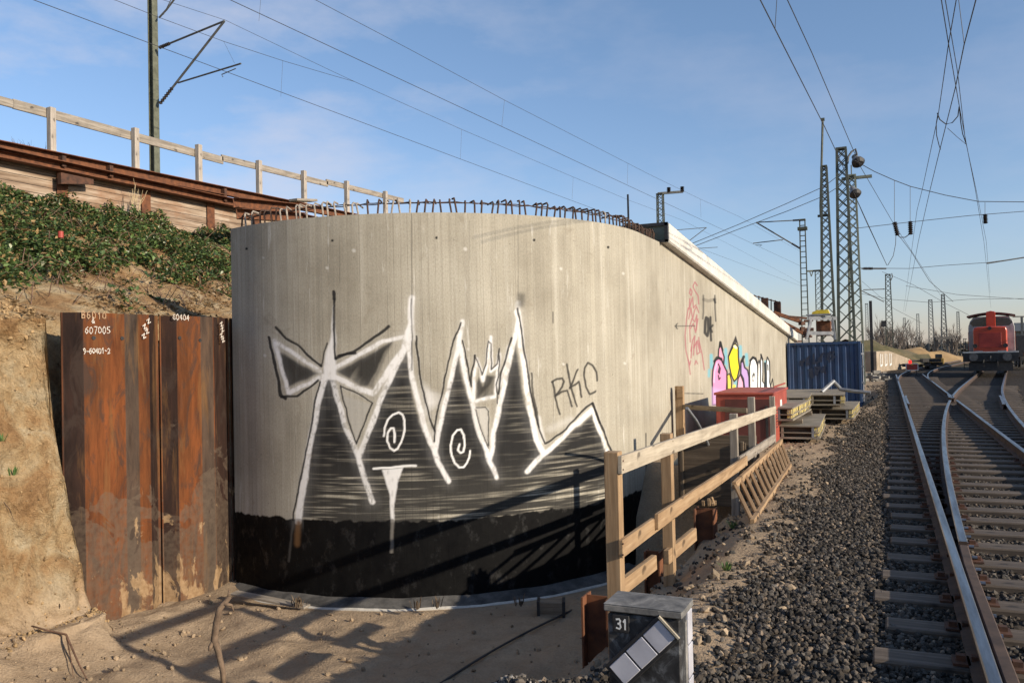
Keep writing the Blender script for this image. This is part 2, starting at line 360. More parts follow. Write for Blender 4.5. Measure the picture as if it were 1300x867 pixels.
c = t.mix(sep.outputs[1], sand, soil); c = t.mix(sep.outputs[0], c, ball); c = t.mix(sep.outputs[2], c, grass)
t.set('Base Color', c).set('Roughness', 0.95).set('Specular IOR Level', 0.15)
hb = t.math('ADD', t.math('MULTIPLY', mid, 0.7), t.math('MULTIPLY', fin, 0.35))
hb = t.math('ADD', hb, t.math('MULTIPLY', t.math('MULTIPLY', vor.outputs['Distance'], -1.0), sep.outputs[0]))
hb = t.math('ADD', hb, t.math('MULTIPLY', t.math('ADD', t.math('MULTIPLY', t.noise(3.2, 8, 0.75, dist=0.6), 2.0), t.math('MULTIPLY', t.noise(16, 6, 0.75), 1.6)), sep.outputs[1])); t.bump(hb, 0.95, 0.06); MT['ground'] = t.m
go = np_mesh('ground', gv, grid_faces(len(xs), len(ys)), MT['ground'], smooth=True)
set_attr(go, 'gm', np.stack([bm_, sm_, fm_, np.ones_like(bm_)], 1)); tag(go, 'sandy pit, cut earth bank and ballasted ground', None, None, 'structure')

# ------------------------------------------------------------------ loose stones: real little rocks merged into one uncountable mass
ph = (1+5**0.5)/2
ICO = np.array([(-1, ph, 0), (1, ph, 0), (-1, -ph, 0), (1, -ph, 0), (0, -1, ph), (0, 1, ph), (0, -1, -ph), (0, 1, -ph), (ph, 0, -1), (ph, 0, 1), (-ph, 0, -1), (-ph, 0, 1)])/1.9
ICF = np.array([(0, 11, 5), (0, 5, 1), (0, 1, 7), (0, 7, 10), (0, 10, 11), (1, 5, 9), (5, 11, 4), (11, 10, 2), (10, 7, 6), (7, 1, 8), (3, 9, 4), (3, 4, 2), (3, 2, 6), (3, 6, 8), (3, 8, 9), (4, 9, 5), (2, 4, 11), (6, 2, 10), (8, 6, 7), (9, 8, 1)])
def stones(name, pts, size, cols, mat):
    n = len(pts); base = ICO[None] * (1 + 0.38*(RNG.random((n, 12, 1))-0.5)) + 0.16*(RNG.random((n, 12, 3))-0.5)
    base = base*np.stack([0.75+0.6*RNG.random(n), 0.65+0.5*RNG.random(n), 0.5+0.4*RNG.random(n)], 1)[:, None, :]
    q = RNG.normal(size=(n, 4)); q[:, 1:3] *= 0.6; q /= np.linalg.norm(q, axis=1, keepdims=True); w, x, y, z = q.T
    Rm = np.stack([np.stack([1-2*(y*y+z*z), 2*(x*y-z*w), 2*(x*z+y*w)], 1), np.stack([2*(x*y+z*w), 1-2*(x*x+z*z), 2*(y*z-x*w)], 1), np.stack([2*(x*z-y*w), 2*(y*z+x*w), 1-2*(x*x+y*y)], 1)], 1)
    V = np.einsum('nij,nkj->nki', Rm, base)*size[:, None, None]/2 + pts[:, None, :]
    Fc = (ICF[None] + 12*np.arange(n)[:, None, None]).reshape(-1, 3)
    o = np_mesh(name, V.reshape(-1, 3), Fc, mat)
    set_attr(o, 'sc', np.repeat(np.concatenate([cols, np.ones((n, 1))], 1), 12, 0)); return o
t = NT('stone'); a = t.attr('sc'); c = t.mix(0.6, a.outputs['Color'], t.ramp(t.noise(45, 4, 0.6), [(0.3, (0.45, 0.43, 0.4)), (0.7, (1.15, 1.12, 1.05))]), 'MULTIPLY')
t.set('Base Color', c).set('Roughness', 0.9).set('Specular IOR Level', 0.2); MT['stone'] = t.m
def stone_cols(n, lo=0.03, hi=0.135, warm=0.12):
    b = lo + (hi-lo)*RNG.random(n)**1.7; k = RNG.random(n)
    c = np.stack([b*(1.04+1.4*warm*k), b*(0.98+0.02*k), b*(0.90-warm*0.8*k)], 1)
    br = RNG.random(n) < 0.045; g2 = RNG.random(n); c[br] = np.stack([0.17+0.16*g2, 0.13+0.13*g2, 0.095+0.10*g2], 1)[br]
    return c
P = []; SZ = []
for x0, x1, y0, y1, dens, smin, smax in ((-3.0, 0.45, 2.6, 9, 1150, 0.026, 0.058), (-2.2, 0.45, 9, 16, 850, 0.030, 0.06), (-2.2, 0.45, 16, 28, 420, 0.038, 0.068), (-1.6, 0.45, 28, 46, 120, 0.05, 0.09),
                                     (0.45, 3.6, 3.4, 10, 520, 0.034, 0.06), (0.45, 4.6, 10, 20, 380, 0.038, 0.066), (0.45, 7.5, 20, 36, 130, 0.05, 0.085)):
    n = int((x1-x0)*(y1-y0)*dens); px_ = x0+(x1-x0)*RNG.random(n); py_ = y0+(y1-y0)*RNG.random(n); pz_ = zfun(px_, py_)
    ball, _, _ = ground_masks(px_, py_, pz_); keep = RNG.random(n) < (ball*0.97 + 0.05*(pz_ > -0.5))
    keep &= pz_ > -0.6
    sz = smin+(smax-smin)*RNG.random(n)**1.4
    up = np.where(px_ < 0.2, 0.2, -0.15)
    P.append(np.stack([px_, py_, pz_ + sz*up*0.5 + 0.012*RNG.random(n)], 1)[keep]); SZ.append(sz[keep])
P = np.concatenate(P); SZ = np.concatenate(SZ)
tag(stones('ballast', P, SZ, stone_cols(len(P)), MT['stone']), 'dark crushed stone ballast beside the track', None, None, 'stuff')
# crumbs, roots and dead stalks held in the cut face
gz2, gx2, gy2 = gv[:, 2], gv[:, 0], gv[:, 1]
cand = np.nonzero((gx2 < -8.95) & (gx2 > -10.6) & (gy2 > 2.5) & (gy2 < 7.4) & (gz2 > -1.7))[0]
idx = RNG.choice(cand, 9000); n = len(idx); sz = 0.008+0.06*RNG.random(n)**5; g = 0.55+0.45*RNG.random(n)
tag(stones('soil_crumbs', gv[idx] + RNG.normal(0, .012, (n, 3)), sz, np.stack([0.47*g, 0.33*g, 0.18*g], 1), MT['stone']), 'crumbs and small stones in the cut earth face', None, None, 'stuff')
rm = MB(); rs_ = random.Random(6)
for i in RNG.choice(cand, 70):
    p0_ = Vector(gv[i]); L_ = rs_.uniform(.08, .4); q1 = p0_+Vector((rs_.uniform(.01, .06), rs_.uniform(-.5, .5)*L_, -L_*.5)); q2 = p0_+Vector((rs_.uniform(0, .10), rs_.uniform(-.8, .8)*L_, -L_))
    rm.tube([p0_-Vector((.03, 0, 0)), q1, q2], [.007, .005, .002], 4)
tag(rm.build('rootlets', pm('rootlet', (0.06, 0.038, 0.022), (0.14, 0.09, 0.055), 9, .9, 0)), 'thin dark rootlets hanging out of the cut earth face', None, None, 'stuff')
# paler gravel on the near lip of the pit, and scattered clods in the pit
n = 9000; px_ = -9+7.2*RNG.random(n); py_ = 2.2+2.4*RNG.random(n); pz_ = zfun(px_, py_); ball, _, _ = ground_masks(px_, py_, pz_)
k = (RNG.random(n) < ball) & (pz_ > -0.7) & (px_ < -1.9); sz = 0.02+0.035*RNG.random(n)
cc = 0.16+0.25*RNG.random(n); cc = np.stack([cc*1.05, cc*0.98, cc*0.88], 1)
tag(stones('gravel', np.stack([px_, py_, pz_+0.008], 1)[k], sz[k], cc[k], MT['stone']), 'pale gravel on the near lip of the sandy pit', None, None, 'stuff')
n = 1500; px_ = np.concatenate([-9.2+7*RNG.random(n), -9.3+1.6*RNG.random(700)]); py_ = np.concatenate([4.6+6*RNG.random(n), 4.4+3.5*RNG.random(700)]); pz_ = zfun(px_, py_); n = len(px_)
sz = 0.006+0.075*RNG.random(n)**7; cc = 0.17+0.17*RNG.random(n); cc = np.stack([cc*1.15, cc*0.88, cc*0.6], 1)
k = (pz_ < -0.8) & ((px_+7.9)**2 + (py_-13.7)**2 > 4.5**2)
tag(stones('rubble', np.stack([px_, py_, pz_+sz*0.2], 1)[k], sz[k], cc[k], MT['stone']), 'clods and pebbles of sandy earth on the pit floor', None, None, 'stuff')
n = 700; px_ = -2.1+1.4*RNG.random(n); py_ = 5.2+16*RNG.random(n)**1.3; pz_ = zfun(px_, py_)
sz = 0.015+0.07*RNG.random(n)**4.0; cc = 0.22+0.16*RNG.random(n); cc = np.stack([cc*1.12, cc*0.88, cc*0.62], 1); k = pz_ > -0.6
tag(stones('rubble', np.stack([px_, py_, pz_+sz*0.2], 1)[k], sz[k], cc[k], MT['stone']), 'sandy clods along the foot of the wooden fence', None, None, 'stuff')

# ------------------------------------------------------------------ brambles on the slope: leaf faces through the depth of the tangle
t = NT('bramble_leaf'); a = t.attr('sc'); t.set('Base Color', a.outputs['Color']).set('Roughness', 0.55).set('Specular IOR Level', 0.35); MT['leaf'] = t.m
def leaves(name, pts, size, cols, mat):
    n = len(pts); q = np.array([(-0.5, 0, 0), (-0.15, 0.3, 0.06), (0.55, 0, -0.06), (-0.15, -0.3, 0.06)])
    az = RNG.random(n)*6.283; ti = RNG.normal(0, 0.55, n); ro = RNG.normal(0, 0.5, n)
    ca, sa, ct, st, cr, sr = np.cos(az), np.sin(az), np.cos(ti), np.sin(ti), np.cos(ro), np.sin(ro)
    X = np.repeat(q[None], n, 0)*size[:, None, None]; y, z = X[..., 1].copy(), X[..., 2].copy()
    X[..., 1] = y*cr[:, None]-z*sr[:, None]; X[..., 2] = y*sr[:, None]+z*cr[:, None]
    x, z = X[..., 0].copy(), X[..., 2].copy(); X[..., 0] = x*ct[:, None]-z*st[:, None]; X[..., 2] = x*st[:, None]+z*ct[:, None]
    x, y = X[..., 0].copy(), X[..., 1].copy(); X[..., 0] = x*ca[:, None]-y*sa[:, None]; X[..., 1] = x*sa[:, None]+y*ca[:, None]
    V = X + pts[:, None, :]; Fc = np.arange(n*4).reshape(n, 4); Fc = np.concatenate([Fc[:, [0, 1, 2]], Fc[:, [0, 2, 3]]])
    o = np_mesh(name, V.reshape(-1, 3), Fc, mat); set_attr(o, 'sc', np.repeat(np.concatenate([cols, np.ones((n, 1))], 1), 4, 0)); return o
n = 260000; px_ = -17.3+7.0*RNG.random(n); py_ = 3.5+19*RNG.random(n); pz_ = zfun(px_, py_)
cov = fbm(px_*0.75, py_*0.55, 61, 4); hgt = fbm(px_*1.6, py_*1.6, 63, 3)
up = (-10.0-px_)/7.3                                                    # 0 at the cut edge, 1 under the timber wall
edge = ss(0.34, 0.58, up + 1.15*(cov-0.5) + 0.08*np.clip((11-py_)/5, -1, 1))
dens = edge*ss(0.34, 0.47, cov + 0.20*up)*ss(0.24, 0.46, fbm(px_*3.2, py_*3.2, 65, 2))
k = RNG.random(n) < dens
hh = (0.03 + 1.15*np.clip(hgt-0.34, 0, 1))*RNG.random(n)**0.7
g = RNG.random(n); vv_ = 0.8+0.6*fbm(px_*0.9, py_*0.9, 67, 2); cl = np.stack([0.030+0.075*g*g, 0.055+0.105*g*g, 0.018+0.026*g*g], 1)*vv_[:, None]
dry = RNG.random(n) < 0.16; cl[dry] = np.stack([0.20+0.12*g, 0.13+0.08*g, 0.06+0.03*g], 1)[dry]; pale = RNG.random(n) < 0.012; cl[pale] = (0.34, 0.36, 0.24)
tag(leaves('undergrowth', np.stack([px_, py_, pz_+hh], 1)[k], (0.05+0.07*RNG.random(n))[k], cl[k], MT['leaf']), 'dark green bramble tangle over the slope under the timber wall', None, None, 'stuff')
stems = MB(); rs_ = random.Random(12)
for i in range(420):
    x_, y_ = rs_.uniform(-16.8, -10.6), rs_.uniform(4, 21); 
    if float(fbm(np.array(x_*.75), np.array(y_*.55), 61, 4)) < .42: continue
    a_ = rs_.uniform(0, 6.28); L_ = rs_.uniform(.3, 1.1); z_ = float(zfun(x_, y_)); p0_ = Vector((x_, y_, z_)); d_ = Vector((math.cos(a_), math.sin(a_), 0))
    stems.tube([p0_, p0_+d_*L_*.35+Vector((0, 0, .25*L_+.12)), p0_+d_*L_*.7+Vector((0, 0, .28*L_)), p0_+d_*L_+Vector((0, 0, .05*L_-.03))], [.008, .006, .005, .003], 4)
tag(stems.build('bramble_stems', pm('bramble_stem', (0.10, 0.055, 0.035), (0.22, 0.14, 0.09), 9, .8, 0)), 'arching brown bramble stems among the leaves', None, None, 'stuff')
# dry litter and roots on the bare part
n = 9000; px_ = -13+3.4*RNG.random(n); py_ = 3.5+12*RNG.random(n); pz_ = zfun(px_, py_); g = RNG.random(n); k = fbm(px_*1.5, py_*1.5, 71, 3) > 0.5
tag(leaves('litter', np.stack([px_, py_, pz_+0.02], 1)[k], (0.04+0.07*g)[k], np.stack([0.12+0.1*g, 0.08+0.07*g, 0.04+0.04*g], 1)[k], MT['leaf']), 'dry leaves and twigs on the bare earth above the steel piles', None, None, 'stuff')
# ------------------------------------------------------------------ the concrete wall
WX, WR, WYC = -3.8, 4.1, 13.7; WCX = WX-WR; ZT = 3.75
A0 = math.atan2(9.78-WYC, -9.17-WCX)
YJ = 15.45                                                        # joint between the round end and the straight run
L1 = WR*(0-A0)
def wall_at(s):
    """s = metres along the face, 0 at the left end; returns x, y and outward normal"""
    s = np.asarray(s, float); a = A0 + np.clip(s, 0, L1)/WR; st = np.maximum(0, s-L1)
    return WCX+WR*np.cos(a), WYC+WR*np.sin(a)+st, np.cos(a), np.sin(a)
SJ = L1 + YJ-WYC
pe = on_x(1000, 427, WX); p0 = on_x(841, 309.5, WX)
SLOPE = (pe.z-p0.z)/(pe.y-p0.y)
def top_z(y): return p0.z + (y-p0.y)*SLOPE
YE = 39.0

# measured artwork: photograph pixels of each stroke, laid onto the wall at its true place
def seg_d(U, V, pts, closed=False):
    d = np.full(U.shape, 1e9); n = len(pts)
    for i in range(n if closed else n-1):
        x0, y0 = pts[i]; x1, y1 = pts[(i+1) % n]; dx, dy = x1-x0, y1-y0; l = dx*dx+dy*dy+1e-9
        t = np.clip(((U-x0)*dx+(V-y0)*dy)/l, 0, 1); d = np.minimum(d, np.hypot(U-x0-t*dx, V-y0-t*dy))
    return d
def inside(U, V, pts):
    r = np.zeros(U.shape, bool); n = len(pts)
    for i in range(n):
        x0, y0 = pts[i]; x1, y1 = pts[(i+1) % n]
        if y0 == y1: continue
        c = ((y0 > V) != (y1 > V)) & (U < (x1-x0)*(V-y0)/(y1-y0)+x0); r ^= c
    return r
class Paint:
    def __init__(s, U, V): s.U, s.V = U, V; s.c = np.zeros(U.shape+(3,)); s.a = np.zeros(U.shape)
    def _put(s, sl, m, col):
        a = s.a[sl]; na = m + a*(1-m); w = np.where(na > 1e-4, m/np.maximum(na, 1e-4), 0)[..., None]
        s.c[sl] = s.c[sl]*(1-w) + np.array(col)*w; s.a[sl] = na
    def _sl(s, pts, pad):
        p = np.array(pts); k = (s.U > p[:, 0].min()-pad) & (s.U < p[:, 0].max()+pad) & (s.V > p[:, 1].min()-pad) & (s.V < p[:, 1].max()+pad)
        i = np.nonzero(k); return i if len(i[0]) else None
    def line(s, pts, w, col, alpha=1.0, soft=1.0, mod=None):
        k = s._sl(pts, w+soft+2)
        if k is None: return
        m = (1-ss(w/2-soft/2, w/2+soft/2+0.2, seg_d(s.U[k], s.V[k], pts)))*alpha
        if mod is not None: m = m*mod[k]
        s._put(k, m, col)
    def poly(s, pts, col, alpha=1.0, soft=2.0, mod=None):
        k = s._sl(pts, soft+1)
        if k is None: return
        u, v = s.U[k], s.V[k]; d = seg_d(u, v, pts, True); d = np.where(inside(u, v, pts), d, -d); m = ss(-soft, soft, d)*alpha
        if mod is not None: m = m*mod[k]
        s._put(k, m, col)
BK = (0.010, 0.010, 0.011); WH = (0.76, 0.75, 0.73); GR = (0.35, 0.35, 0.35)

def paint_round(U, V, s_, z_):
    U0, V0 = U, V; wb1 = fbm(s_*5, z_*5, 141, 2)-.5; wb2 = fbm(s_*5+40, z_*5, 143, 2)-.5; U = U + 3.0*wb1 + 0.6*(fbm(s_*30, z_*30, 145, 2)-.5); V = V + 3.0*wb2
    p = Paint(U, V)
    st = fbm(s_*1.3, z_*34 + 1.2*fbm(s_*1.5, z_*2, 87, 2), 81, 3); st2 = fbm(s_*1.6+9, z_*70, 83, 2)
    low = ss(560, 640, V)
    streak = np.clip(0.98 - ss(0.50, 0.72, 0.55*st+0.45*st2)*(0.24+0.50*low)*(0.35+1.3*ss(.3, .7, fbm(s_*1.4, z_*1.8, 89, 3))) - 0.06*low, 0, 1)
    blk = np.zeros(U.shape)
    vst = np.clip(0.95 - ss(0.5, 0.75, fbm((U*0.6+V*0.35)*0.11, (V*0.6-U*0.35)*0.02, 85, 3))*0.45, 0, 1)
    for pl in ([(413, 478), (423, 478), (438, 541), (450, 569), (473, 636), (474, 668), (379, 668), (391, 592), (399, 539)],
               [(516, 446), (524, 500), (534, 538), (547, 569), (569, 611), (572, 668), (440, 668), (440, 560), (456, 580), (468, 548), (482, 510), (498, 478)],
               [(582, 450), (588, 482), (599, 520), (607, 548), (618, 576), (631, 605), (634, 668), (540, 668), (552, 577), (559, 540), (567, 503), (574, 475)],
               [(655, 436), (660, 470), (666, 508), (675, 538), (687, 576), (690, 668), (600, 668), (622, 585), (628, 545), (637, 508), (645, 475)],
               [(751, 526), (764, 556), (776, 590), (779, 664), (640, 668), (660, 604), (687, 582), (715, 558)]):
        k = p._sl(pl, 5)
        if k is not None: d_ = seg_d(U[k], V[k], pl, True); blk[k] = np.maximum(blk[k], ss(-3.0, 3.0, np.where(inside(U[k], V[k], pl), d_, -d_)))
    k = np.nonzero(blk > 0.001); p._put(k, blk[k]*streak[k], BK)
    p.poly([(355, 447), (403, 474), (365, 492), (359, 478)], BK, 0.95, 2.5, vst)
    p.poly([(428, 471), (500, 432), (486, 464), (473, 491), (457, 490)], BK, 0.95, 2.5, vst)
    p.poly([(609, 480), (613, 490), (617, 477), (630, 477), (625, 505), (604, 507), (605, 486)], BK, 0.93, 2.2, vst)
    p.poly([(436, 502), (470, 513), (452, 560)], (0.40, 0.39, 0.36), 0.55, 3)
    p.poly([(531, 480), (563, 505), (552, 572), (535, 535)], WH, 0.38, 6, np.clip(fbm(U*0.12, V*0.12, 91, 3)*2-0.4, 0, 1))
    p.poly([(604, 516), (621, 518), (619, 568)], WH, 0.35, 3)
    show = np.clip(1.15 - 0.45*ss(.52, .70, fbm(s_*26, z_*20, 151, 3)) - 0.35*ss(.5, .7, fbm(s_*4, z_*4, 153, 2)), .25, 1)
    vgr = 0.6+0.8*(fbm(s_*60, z_*2, 97, 2)); dust = np.clip((0.62+0.5*fbm(s_*45, z_*1.5, 99, 2)) + 0.18+0.5*(fbm(U*0.35, V*0.12, 95, 3)-0.5)*1.6, 0, 1)
    def W_(pts, w, al=0.97, so=2.6):
        p.line(pts, w*1.8, WH, 0.07, w*1.9, dust*vgr); p.line(pts, w*(0.66+0.04), WH, al, so, dust*show)
    # broad soft white outlines
    W_([(349, 433), (406, 471)], 7); W_([(409, 477), (366, 499), (350, 437)], 7)
    W_([(427, 466), (486, 433), (512, 428)], 7); W_([(427, 479), (455, 494), (474, 499), (494, 470), (514, 440)], 10)
    p.poly([(424, 386), (421.5, 420), (416, 440), (411, 466), (411, 482), (427, 482), (427, 466), (426.5, 440), (425.5, 408)], WH, 0.95, 1.8, dust)
    W_([(412, 478), (404, 512), (395, 552), (387, 604), (379, 662)], 11); W_([(385, 604), (377, 662)], 8)
    W_([(421, 478), (430, 512), (440, 545), (453, 575), (473, 637)], 9)
    W_([(456, 578), (468, 548), (482, 510), (497, 477), (513, 443), (521, 412), (523, 378)], 10)
    W_([(518, 420), (522, 474), (533, 516), (540, 545), (556, 586), (569, 611)], 9); W_([(524, 380), (523, 430)], 6, 0.6, 5)
    W_([(552, 575), (559, 540), (567, 503), (575, 472), (581, 440), (587, 409)], 8); W_([(583, 436), (590, 470), (600, 515), (609, 550), (620, 580), (631, 606)], 8)
    W_([(622, 582), (627, 548), (636, 508), (642, 480), (651, 440), (657, 408)], 8); W_([(657, 396), (662, 440), (668, 480), (673, 520), (682, 560), (690, 574)], 10)
    W_([(658, 385), (658, 420)], 7, 0.7, 5)
    W_([(669, 598), (690, 577), (716, 554), (751, 520)], 8); W_([(751, 520), (761, 545), (772, 575), (781, 600)], 6)
    W_([(601, 508), (603, 474), (605, 456), (610, 470), (613, 484), (617.5, 467), (621, 440), (623, 428), (624, 448), (623, 472), (630, 466), (634, 449), (631, 482), (629, 503), (604, 509)], 5.5)
    W_([(646, 440), (640, 465), (634, 490)], 5); p.line([(543, 500), (548, 515)], 9, WH, 0.5, 8); p.line([(683, 530), (690, 560)], 6, WH, 0.6, 4)
    p.line([(698, 545), (724, 532)], 8, WH, 0.25, 9); p.line([(789, 628), (793, 660)], 3, WH, 0.5, 2)
    # sharp black outlines
    B_ = lambda pts, w=2.3, al=0.93, so=1.2: p.line(pts, w, BK, al, so)
    B_([(350, 415), (363, 429), (382, 441), (390, 450), (408, 465)], 3.2); B_([(341.5, 429), (345.6, 447), (352.5, 481), (356, 502), (362, 506)], 4.0)
    B_([(357, 504), (378, 502), (391, 493), (403, 483)], 3.0); B_([(424, 371), (424, 380)], 4.5, 0.95); B_([(424.5, 380), (425, 412), (423.8, 429), (425.5, 447), (427, 456)], 2.6)
    B_([(408, 465), (411, 455), (415, 436)], 2.2, 0.8); B_([(427, 455), (449, 446.5), (480.5, 425), (493.5, 414.5)], 3.4); B_([(430, 452), (452, 448)], 3)
    B_([(406, 485), (400, 510), (394, 545), (385, 592), (377, 630), (371.5, 659)], 2.2); B_([(433, 491), (455, 500), (472, 511), (463, 535), (452, 563), (443, 535), (436, 508), (432, 490)], 2.0)
    B_([(522.5, 380), (522.8, 470)], 1.3, 0.7); B_([(527.6, 427), (531, 456), (534, 481), (539, 503), (546, 530), (552, 547), (551, 560)], 2.6)
    B_([(552, 546), (555, 524), (560.5, 502), (568, 463), (575, 434), (584.7, 411)], 2.3); B_([(587, 433), (594, 467), (598.7, 490), (599.6, 467), (603, 451)], 2.3)
    B_([(602.5, 452), (607, 462), (612, 477), (617, 463), (620, 433), (624, 436), (623.5, 470), (630.5, 461), (634, 442), (633, 477), (630, 489), (632, 512)], 1.7)
    B_([(649, 428), (642.5, 453), (635.7, 474), (633, 500)], 2.6); B_([(657.5, 392), (663.5, 436), (668.6, 465), (673.5, 495), (680, 527), (686, 548), (692.5, 563), (718, 545), (745, 516), (753, 511), (761, 533), (776, 572)], 2.4)
    B_([(674.5, 474), (677.5, 504), (685, 543)], 2.4, 0.8); p.line([(661, 376), (661, 386)], 9, BK, 0.6, 8)
    B_([(604, 517), (617, 516.5), (621, 522), (619.5, 565)], 1.5); B_([(604, 520), (612, 548), (619, 568)], 1.5); B_([(752, 512), (762, 536)], 3)
    # spirals and the hanging wedge
    S_ = lambda pts, w=2.2: p.line(pts, w, (0.82, 0.81, 0.78), 0.97, 1.0)
    S_([(488, 553), (489, 542), (493, 532), (499, 526), (506, 524), (511, 527), (513.5, 535), (513, 547), (510, 560), (505, 569), (500, 572.5), (495, 569), (492, 560), (493, 549), (497, 543), (500, 543), (501.5, 551), (501, 561)])
    S_([(597, 572), (596, 581), (593, 588), (588, 593.5), (583, 594), (577, 588), (573.5, 578), (573, 565), (576, 553), (581, 546.5), (586, 545.5), (589.5, 553), (590.3, 565), (588.5, 573), (585, 574.5), (582, 571), (583.5, 564)])
    S_([(474, 594.6), (491, 593.6), (510, 592), (529, 591)]); p.poly([(485, 596), (512, 593.5), (505, 612), (500, 640), (499.5, 662), (496, 662), (494, 630), (490, 610)], WH, 0.9, 1.4, dust)
    p.line([(497.5, 660), (497.5, 700)], 4.0, (0.30, 0.28, 0.25), 0.85, 2.5); p.line([(379, 664), (377, 690)], 7, (0.30, 0.16, 0.07), 0.7, 5); p.line([(372, 662), (366, 712)], 2.5, (0.16, 0.15, 0.14), 0.6, 2)
    # the small tag
    T_ = lambda pts: p.line(pts, 2.3, (0.03, 0.028, 0.025), 0.93, 1.1)
    T_([(701.5, 485), (705, 505), (710.5, 525)]); T_([(701, 485), (707, 481), (713.5, 480), (715.5, 484), (713, 491), (704.5, 503)]); T_([(704.5, 503), (712, 497), (720, 495), (723, 505), (725.5, 516)])
    T_([(719.5, 462), (722, 478), (725.5, 492), (729, 505), (732.4, 516)]); T_([(733.5, 469), (728, 482), (724, 493)]); T_([(724, 492), (735, 484.5), (738.5, 504)])
    T_([(758.5, 483), (756.5, 471), (752.4, 463.5), (747, 460.5), (743, 466), (741.8, 476), (743.5, 491), (749, 500), (756.4, 496.5)])
    p.U, p.V = U0, V0
    # tie holes, small white scars and thin cracks
    for (u, v) in ((422, 305.5), (554, 302), (678, 305), (772, 314), (313, 316)): p.line([(u, v), (u+0.1, v)], 3.0, (0.01, 0.01, 0.01), 1, 0.8)
    for (u, v, r_) in ((449, 318, 4), (415, 340, 3), (590.5, 316, 4), (712, 341, 3), (791, 347, 2.5), (793, 461, 2.5), (594, 443, 2.5), (336, 451, 3), (334, 327, 2), (715, 462, 2.6)):
        p.line([(u, v), (u+0.5, v+0.5)], r_, (0.66, 0.64, 0.59), 0.6, 2.2)
    for (u, v0, v1, al) in ((522.5, 272, 470, 0.55), (820, 550, 600, 0.9), (702, 396, 410, 0.7), (657.5, 273, 380, 0.3), (596, 280, 330, 0.25), (431, 300, 360, 0.25)): p.line([(u, v0), (u+(v1-v0)*0.004, v1)], 1.2, (0.03, 0.028, 0.025), al, 0.6)
    return p
def paint_straight(U, V, s_, z_):
    p = Paint(U, V); rd = random.Random(5)
    q = lambda x, y: (840+x/5.1, 340+y/5.1)
    PK = (0.30, 0.09, 0.11)
    for pts in ([(230, 115), (215, 92), (203, 120), (215, 150), (235, 180), (240, 235)], [(195, 150), (186, 135), (180, 165), (192, 180), (196, 155)], [(172, 260), (160, 340), (152, 440), (158, 540), (175, 610), (185, 690)],
                [(182, 200), (178, 270), (200, 190), (205, 260), (222, 240)], [(175, 330), (190, 260), (200, 330), (215, 270), (225, 250), (240, 290)], [(178, 390), (196, 330), (215, 350), (228, 305), (225, 400)],
                [(185, 480), (182, 400), (205, 360), (220, 420), (235, 330)], [(190, 540), (200, 470), (215, 440), (208, 520), (230, 470), (245, 540), (240, 450)], [(195, 510), (190, 585)], [(210, 500), (206, 565)], [(225, 480), (228, 560), (250, 545)],
                [(240, 470), (262, 560), (276, 660)], [(172, 595), (182, 630), (188, 600)], [(215, 625), (222, 600), (232, 620)]):
        p.line([q(*a) for a in pts], 1.3, PK, 0.8, 0.7)
    for pts in ([(86, 378), (215, 376)], [(104, 360), (86, 378), (104, 396)], [(95, 365), (95, 392)], [(150, 812), (268, 815)]): p.line([q(*a) for a in pts], 1.0, (0.04, 0.04, 0.035), 0.8, 0.5)
    for pts, w, al in (([(270, 180), (270, 290), (266, 330)], 2.0, 0.6), ([(272, 205), (300, 215), (345, 205)], 4.0, 0.35), ([(344, 180), (345, 260), (350, 345)], 1.8, 0.75), ([(340, 205), (347, 225)], 2.6, 0.8),
                       ([(283, 345), (280, 420), (296, 440), (303, 400), (300, 330), (288, 322), (283, 345)], 3.4, 0.9), ([(316, 320), (316, 400), (320, 470)], 2.6, 0.9), ([(330, 372), (316, 390), (326, 415)], 2.4, 0.85)):
        p.line([q(*a) for a in pts], w, BK, al, 1.2)
    m2 = lambda L: [(890+x/9.127, 415+y/9.127) for x, y in L]
    cy = (0.12, 0.40, 0.50)
    for pts, w in (([(118, 330), (122, 470)], 4), ([(95, 500), (92, 570)], 3), ([(285, 260), (288, 420)], 4), ([(300, 430), (300, 480)], 2), ([(455, 230), (460, 340)], 4), ([(525, 320), (532, 440)], 4), ([(400, 640), (400, 690)], 4), ([(745, 400), (752, 520)], 2.5), ([(765, 560), (762, 690)], 4)): p.line(m2(pts), w, cy, 0.75, 2.5)
    def letter(poly, col, w=1.8, oc=BK):
        P_ = m2(poly); p.poly(P_, col, 0.98, 0.5); p.line(P_ + [P_[0]], w, oc, 0.95, 0.6)
    dk = lambda pts, w=1.5, al=.95: p.line(m2(pts), w, BK, al, .6)
    letter([(135, 900), (130, 620), (140, 480), (165, 390), (205, 365), (240, 390), (262, 440), (300, 520), (300, 640), (285, 900)], (0.66, 0.25, 0.44)); p.line(m2([(150, 640), (155, 520), (185, 420)]), 1.6, (0.80, 0.45, 0.62), .8, 1.2)
    p.poly(m2([(130, 700), (280, 740), (285, 900), (130, 900)]), (0.50, 0.34, 0.58), .8, 3)
    letter([(200, 345), (205, 260), (225, 190), (250, 290), (268, 350), (262, 430), (235, 370)], (0.68, 0.30, 0.42), 1.8); dk([(222, 175), (215, 230)], 2.6); dk([(228, 180), (250, 270)], 2.2)
    dk([(200, 430), (222, 480), (212, 540), (200, 520), (215, 460)], 1.6); dk([(200, 560), (208, 610), (222, 590)], 1.4); dk([(155, 400), (185, 355), (235, 370)], 3.0)
    letter([(305, 720), (302, 560), (330, 540), (352, 620), (352, 720)], (0.70, 0.52, 0.08), 1.4); p.poly(m2([(370, 670), (400, 670), (400, 715), (365, 715)]), (0.74, 0.62, 0.05), .95, 1)
